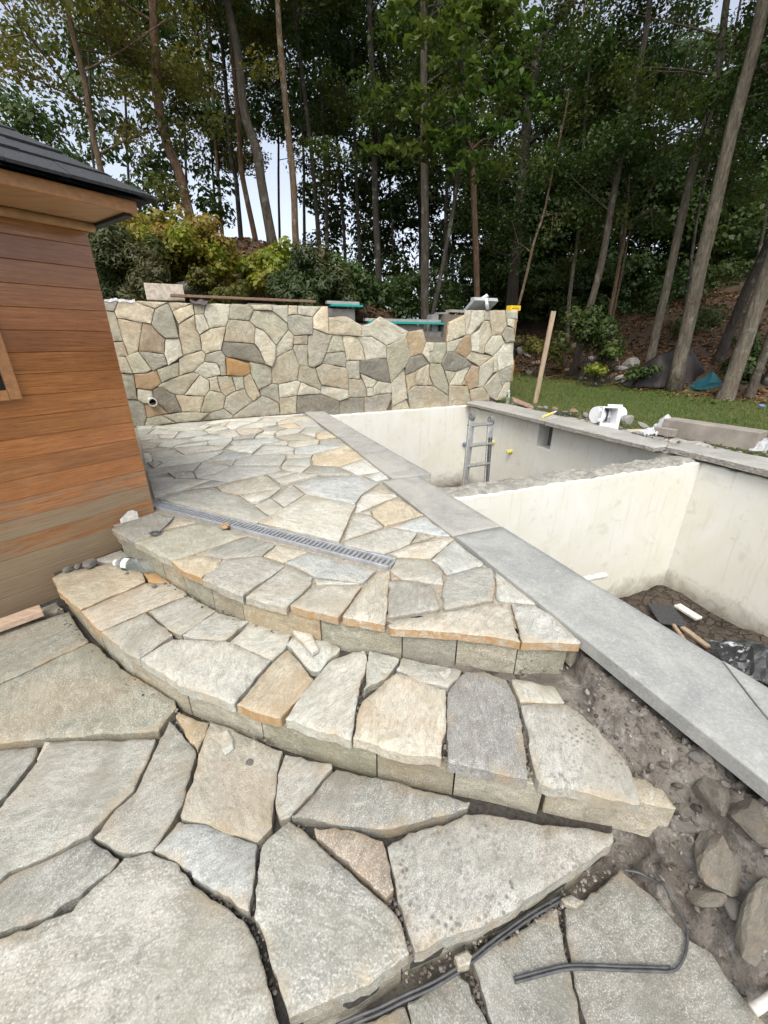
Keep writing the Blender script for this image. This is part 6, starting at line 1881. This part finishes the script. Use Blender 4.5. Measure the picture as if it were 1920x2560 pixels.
# low maple boughs with large leaves, hanging from the tulip tree and its neighbour
mp = empty('maple_tree', (0.9, 10.6, ground_z(.9, 10.6)))
tag(mp, 'maple with large fresh green leaves hanging low in the top centre', 'tree', 'woodland trees')
cl = []; br = []
r_ = random.Random(77)
stem = [Vector((.9, 10.6, ground_z(.9, 10.6))), aty(px('T5', 300, 900), 10.6), aty(px('T5', 340, 500), 10.6), aty(px('T5', 330, 200), 10.6), aty(px('T5', 310, -250), 10.6)]
Vt, Ft = tube(catmull(stem, 6), [.05 - .0012 * i for i in range(25)], 8); make('trunk', Vt, Ft, M['bark'], mp, smooth=True, color=BARKS['dark'])
for (x, y, dx, dy, n) in ((70, 640, 90, 26, 16), (210, 640, 90, 30, 16), (330, 600, 60, 50, 12), (420, 720, 40, 30, 8), (250, 430, 90, 40, 16), (140, 460, 50, 40, 8), (400, 330, 90, 50, 18), (500, 560, 50, 30, 9), (300, 100, 120, 70, 26), (150, 120, 70, 40, 12), (470, 180, 80, 70, 16), (520, 330, 60, 60, 12), (380, 520, 60, 50, 10), (560, 60, 70, 60, 14), (430, 40, 120, 50, 18), (640, 420, 60, 60, 10)):
    c0_ = aty(px('T5', x, y), 10.4 + r_.uniform(-.5, .5))
    br.append(tube([c0_.lerp(Vector((stem[2].x, stem[2].y, c0_.z + .5)), .85), c0_], [.018, .006], 5, False))
    for _ in range(n):
        cl.append(tuple(aty(px('T5', x + r_.gauss(0, dx), y + r_.gauss(0, dy)), 10.3 + r_.gauss(0, .35))))
tag(make('branches', *merge(br), M['bark'], mp, smooth=True, color=BARKS['dark']), kind='stuff')
leaf_mesh('foliage', clump_leaves(cl, 11, .12, 5, .45), .125, M['leaf_maple'], mp, .9, .35, 1.15, 3)

# woodland beyond: canopy and dark undergrowth that reads as one mass
r_ = np.random.default_rng(11)
def mass(name, label, boxes, per, rad, size, mat, seed):
    cs = []; per = int(per * 1.5); size = size * .8
    rr_ = random.Random(seed)
    for (x0, x1, y0, y1, Y0, Y1, n) in boxes:
        for _ in range(n):
            cs.append(tuple(aty((rr_.uniform(x0, x1), rr_.uniform(y0, y1)), rr_.uniform(Y0, Y1))))
    o = leaf_mesh(name, clump_leaves(cs, per, rad, seed), size, M[mat], None, .3, seed=seed)
    tag(o, label, 'woodland', kind='stuff'); return o
mass('distant_canopy', 'distant dark canopy of the woods', [(900, 1250, 330, 760, 19, 27, 150), (1230, 2000, 430, 800, 18, 26, 620), (1250, 2000, 100, 560, 19, 27, 300), (-40, 560, 20, 560, 17, 24, 90), (560, 1250, -20, 330, 20, 26, 150), (760, 1000, 430, 640, 20, 26, 30)], 90, .55, .20, 'leaf_dark', 21)
mass('undergrowth', 'dark leafy undergrowth between the trunks', [(1120, 1950, 660, 800, 16.5, 22, 330), (1700, 1950, 780, 900, 13.5, 16, 50), (820, 1130, 680, 790, 13.5, 17, 90)], 80, .32, .11, 'leaf_dark', 22)

def shrub(name, label, blobs, per, rad, size, mat, Y, seed, group=None, flat=.7, long=1.0, stems=True, cat='shrub'):
    rr_ = random.Random(seed); cs = []; rad *= 1.25; per = int(per * 1.15)
    for (c, x, y, dx, dy, n) in blobs:
        for _ in range(int(n * 1.25)): cs.append(tuple(aty(px(c, x + rr_.gauss(0, dx), y + rr_.gauss(0, dy)), Y + rr_.gauss(0, .35))))
    bx0 = sum(c[0] for c in cs) / len(cs); gz = ground_z(bx0, Y)
    root = empty(name, (bx0, Y, gz)); tag(root, label, cat, group)
    st = []
    for k in range(min(14, len(cs))):
        c = Vector(rr_.choice(cs)); st.append(tube(catmull([Vector((bx0 + rr_.gauss(0, .15), Y, gz - .05)), Vector(((bx0 + c.x) / 2, Y, (gz + c.z) / 2 + .1)), c], 3), .012, 4, False))
    tag(make('stems', *merge(st), M['bark'], root, color=BARKS['dark']), kind='stuff')
    leaf_mesh('foliage', clump_leaves(cs, per, rad, seed, flat), size, M[mat], root, .4, long=long, seed=seed)
    return root
shrub('yellow_shrub', 'bright yellow-green shrub with red tips behind the wall beside the cabin', [('V8', 420, 215, 60, 40, 20), ('V8', 520, 250, 70, 60, 26), ('V8', 330, 180, 40, 40, 10)], 120, .16, .075, 'leaf_yellow', 10.4, 31)
shrub('yellow_shrub', 'yellow-green shrub climbing the foot of the big reddish oak', [('V8', 690, 230, 45, 60, 20), ('V8', 780, 320, 50, 50, 18), ('V8', 820, 400, 40, 30, 8)], 120, .15, .07, 'leaf_yellow', 10.6, 32)
shrub('juniper', 'dark feathery juniper behind the wall next to the cabin corner', [('V8', 200, 330, 60, 90, 30), ('V8', 300, 420, 70, 80, 36), ('V8', 380, 470, 40, 60, 14), ('V8', 150, 230, 40, 50, 12)], 330, .13, .036, 'needle', 9.3, 33, flat=1.2, long=2.0)
shrub('spruce_shrub', 'dark spruce-like shrub behind the right end of the board', [('V8', 1330, 480, 90, 60, 40), ('V8', 1450, 520, 80, 50, 26)], 330, .14, .036, 'needle', 10.2, 34, flat=1.0, long=2.2)
shrub('leafy_shrub', 'sunlit leafy shrub at the foot of the pale brown trunk', [('V8', 1180, 370, 60, 45, 20), ('V8', 1110, 470, 50, 40, 16), ('V8', 1230, 430, 40, 40, 10)], 110, .15, .08, 'leaf_yellow', 11.0, 35)
shrub('leafy_shrub', 'green shrub low on the bank behind the board middle', [('V8', 880, 540, 50, 25, 12), ('V8', 700, 480, 40, 30, 10)], 90, .12, .065, 'leaf_oak', 10.0, 36)
shrub('leafy_shrub', 'dark green shrub behind the concrete pier', [('V8', 1580, 470, 60, 50, 22), ('V8', 1650, 540, 60, 40, 18)], 110, .17, .085, 'leaf_dark', 11.5, 37)
shrub('bank_shrub', 'leafy green shrub on the bank right of the wooden stake', [('C4', 660, 300, 75, 80, 18), ('C4', 740, 390, 40, 50, 8), ('C4', 580, 250, 50, 40, 7)], 80, .2, .075, 'leaf_dark', 12.3, 38)
shrub('bank_plant', 'small bright plant at the top of the rocky bank', [('C4', 750, 420, 28, 22, 8)], 60, .09, .09, 'leaf_maple', 11.9, 39)
shrub('bank_plant', 'yellowing low plant on the rocks right of the wooden stake', [('C4', 680, 505, 26, 16, 6)], 60, .09, .07, 'leaf_yellow', 11.3, 40)
shrub('bank_plant', 'green low plant on the rocks in front of the tarp', [('C4', 930, 540, 40, 20, 8)], 60, .1, .08, 'leaf_dark', 11.0, 41)
shrub('bank_shrub', 'dark shrub between the rough leaning trunk and the right edge', [('C4', 1500, 560, 40, 60, 16), ('C4', 1560, 450, 40, 60, 14)], 100, .16, .09, 'leaf_dark', 10.6, 42)
shrub('bank_plant', 'pale bush close behind the far right end of the stone wall', [('C4', 440, 400, 50, 30, 10), ('C4', 300, 380, 40, 30, 8)], 70, .13, .07, 'leaf_oak', 13.5, 43)

shrub('leafy_shrub', 'low yellow-green shrub on the slope above the middle of the board', [('V8', 960, 430, 45, 30, 14), ('V8', 860, 370, 40, 30, 10)], 90, .12, .065, 'leaf_yellow', 11.6, 44)
shrub('leafy_shrub', 'low olive shrub on the slope right of the standing stone slab', [('V8', 600, 380, 50, 40, 12), ('V8', 560, 480, 40, 30, 8)], 90, .12, .065, 'leaf_oak', 10.8, 45)
# ------------------------------------------------------------------ bank rocks, tarps
r_ = random.Random(5)
GB = 'fieldstones on the woodland bank'
k = 0
for c, x, y, s in (('C4', 235, 425, .2), ('C4', 270, 440, .14), ('C4', 215, 370, .22), ('C4', 330, 495, .16), ('C4', 280, 545, .14), ('C4', 500, 535, .13), ('C4', 590, 575, .12), ('C4', 640, 465, .17), ('C4', 740, 480, .26), ('C4', 690, 520, .14),
                   ('C4', 760, 450, .16), ('C4', 815, 530, .18), ('C4', 790, 580, .15), ('C4', 840, 595, .17), ('C4', 880, 590, .14), ('C4', 935, 605, .16), ('C4', 980, 600, .15), ('C4', 870, 500, .2), ('C4', 900, 560, .13), ('C4', 760, 560, .12), ('C4', 1020, 600, .12), ('C4', 620, 500, .12), ('C4', 560, 385, .18), ('C4', 650, 605, .08), ('C4', 700, 585, .07)):
    p = None
    # march along the view ray to the ground
    q = px(c, x, y); d = ray(q)
    for i in range(200):
        t = 5 + i * .1; P = Vector((d.x * t, d.y * t, CAM_H + d.z * t))
        if P.z < ground_z(P.x, P.y): p = P; break
    if p is None: continue
    rock('fieldstone', ('grey fieldstone near the end of the stone wall left of the stake' if p.x < 4.9 else 'grey fieldstone on the bank between the stake and the bank shrub' if p.x < 5.6 and x < 700 else 'grey fieldstone among the rocks in front of the brown tarp'), p + Vector((0, 0, s * .3)), s * 1.25, 0 if r_.random() < .75 else 1, GB, None, None, .3)
rock('boulder', 'large pale boulder on the slope behind the standing stone slab', aty(px('V8', 560, 430), 10.9), (.42, .4, .42), 0)
rock('boulder', 'lower pale boulder just right of the standing stone slab', aty(px('V8', 640, 520), 10.3), (.36, .3, .32), 0)
rock('boulder', 'small brown boulder among fallen leaves on the slope', aty(px('V8', 915, 452), 11.2), (.22, .15, .12), 1)
def tarp(name, label, c, sx, sy, sz, seed, mat):
    V = []; F = []; K, J = 40, 30
    for i in range(K + 1):
        for j in range(J + 1):
            u, v = i / K * 2 - 1, j / J * 2 - 1
            rr2 = min(1, math.hypot(u, v))
            fold = .10 * math.sin(9 * math.atan2(v, u + 1e-4) + 3 * mnoise.noise(Vector((u, v, seed)))) * rr2 ** 2
            z = sz * max(0, (1 - rr2 ** 2.6)) * (1 + .35 * mnoise.noise(Vector((u * 2, v * 2, seed)))) + .04 * mnoise.noise(Vector((u * 6, v * 6, seed)))
            V.append((c.x + u * sx * (1 + fold), c.y + v * sy * (1 + fold) - .12 * (1 - rr2), c.z + z))
    for i in range(K):
        for j in range(J): F.append((i * (J + 1) + j, (i + 1) * (J + 1) + j, (i + 1) * (J + 1) + j + 1, i * (J + 1) + j + 1))
    t = make(name, V, F, M[mat], smooth=True); tag(t, label, 'tarp'); return t
tp = aty(px('C4', 1130, 600), 10.9); tp.z = ground_z(tp.x, tp.y) - .1
tarp('tarp_pile', 'dark brown tarp covering a pile at the edge of the woods', tp + Vector((0, .4, 0)), 1.05, .6, .85, 3, 'tarp')
tq = aty(px('C4', 1310, 610), 10.3); tq.z = ground_z(tq.x, tq.y) - .05
V = [tq + Vector(v) for v in ((-.33, -.15, 0), (.33, -.18, 0), (.36, .3, 0), (-.3, .3, 0), (.1, .08, .40), (-.1, -.17, .16), (.2, -.16, .17))]
t = make('teal_bag', V, [(0, 1, 6, 5), (5, 6, 4), (1, 2, 4, 6), (2, 3, 4), (3, 0, 5, 4)], M['tealtarp']); tag(t, 'pointed teal tarp bundle between two leaning trunks', 'tarp')
p = atz((1908, 1006), .0)
t = box('paper_scrap', Vector((p.x * .93, p.y * .93, ground_z(p.x, p.y) + .06)), (1, 0, 0), (0, 1, .4), (0, -.4, 1), .05, .04, .008, M['blueplug'], None); tag(t, 'tiny blue scrap on the lawn at the right edge', 'litter')

# ------------------------------------------------------------------ leaf litter and grass
r_ = np.random.default_rng(9); pts = []
while len(pts) < 17000:
    x, y = r_.uniform(-9, 13), r_.uniform(7.5, 19)
    b = wedge_dist(x, y)
    if inside(x, y, SITE): continue
    if b > -.4 + .5 * r_.normal() or (b > -2 and r_.random() < .03): pts.append((x, y, ground_z(x, y) + .03))
o = leaf_mesh('leaf_litter', np.array(pts), .09, M['litter'], None, 2.0, seed=4); tag(o, 'brown fallen leaves on the woodland floor', 'leaf litter', kind='stuff')
pts = []
r2 = random.Random(3)
while len(pts) < 52000:
    x, y = r2.uniform(1.5, 12), r2.uniform(2.5, 16.5)
    if y > 11 and r2.random() < .3: continue
    if inside(x, y, SITE) or wedge_dist(x, y) > -.05: continue
    if (FRp - Vector((x, y, FRp.z))).dot(PN) < .85: continue
    pts.append((x, y))
N = len(pts); P = np.array([(x, y, ground_z(x, y) - .005) for x, y in pts]); hh = r_.uniform(.03, .075, N); an = r_.uniform(0, 6.28, N); w = .006
v = np.empty((N, 3, 3)); dx = np.stack([np.cos(an), np.sin(an), np.zeros(N)], 1)
lean = np.stack([r_.normal(size=N) * .025, r_.normal(size=N) * .025, hh], 1)
v[:, 0] = P - dx * w; v[:, 1] = P + dx * w; v[:, 2] = P + lean
me = bpy.data.meshes.new('lawn_grass'); me.vertices.add(N * 3); me.vertices.foreach_set('co', v.reshape(-1).astype(np.float32)); me.loops.add(N * 3); me.loops.foreach_set('vertex_index', np.arange(N * 3, dtype=np.int32)); me.polygons.add(N); me.polygons.foreach_set('loop_start', np.arange(0, N * 3, 3, dtype=np.int32)); me.polygons.foreach_set('loop_total', np.full(N, 3, dtype=np.int32)); me.materials.append(M['grassblade']); me.update(calc_edges=True)
o = bpy.data.objects.new('lawn_grass', me); link(o); tag(o, 'short green lawn grass between the pool and the woods', 'grass', kind='stuff')
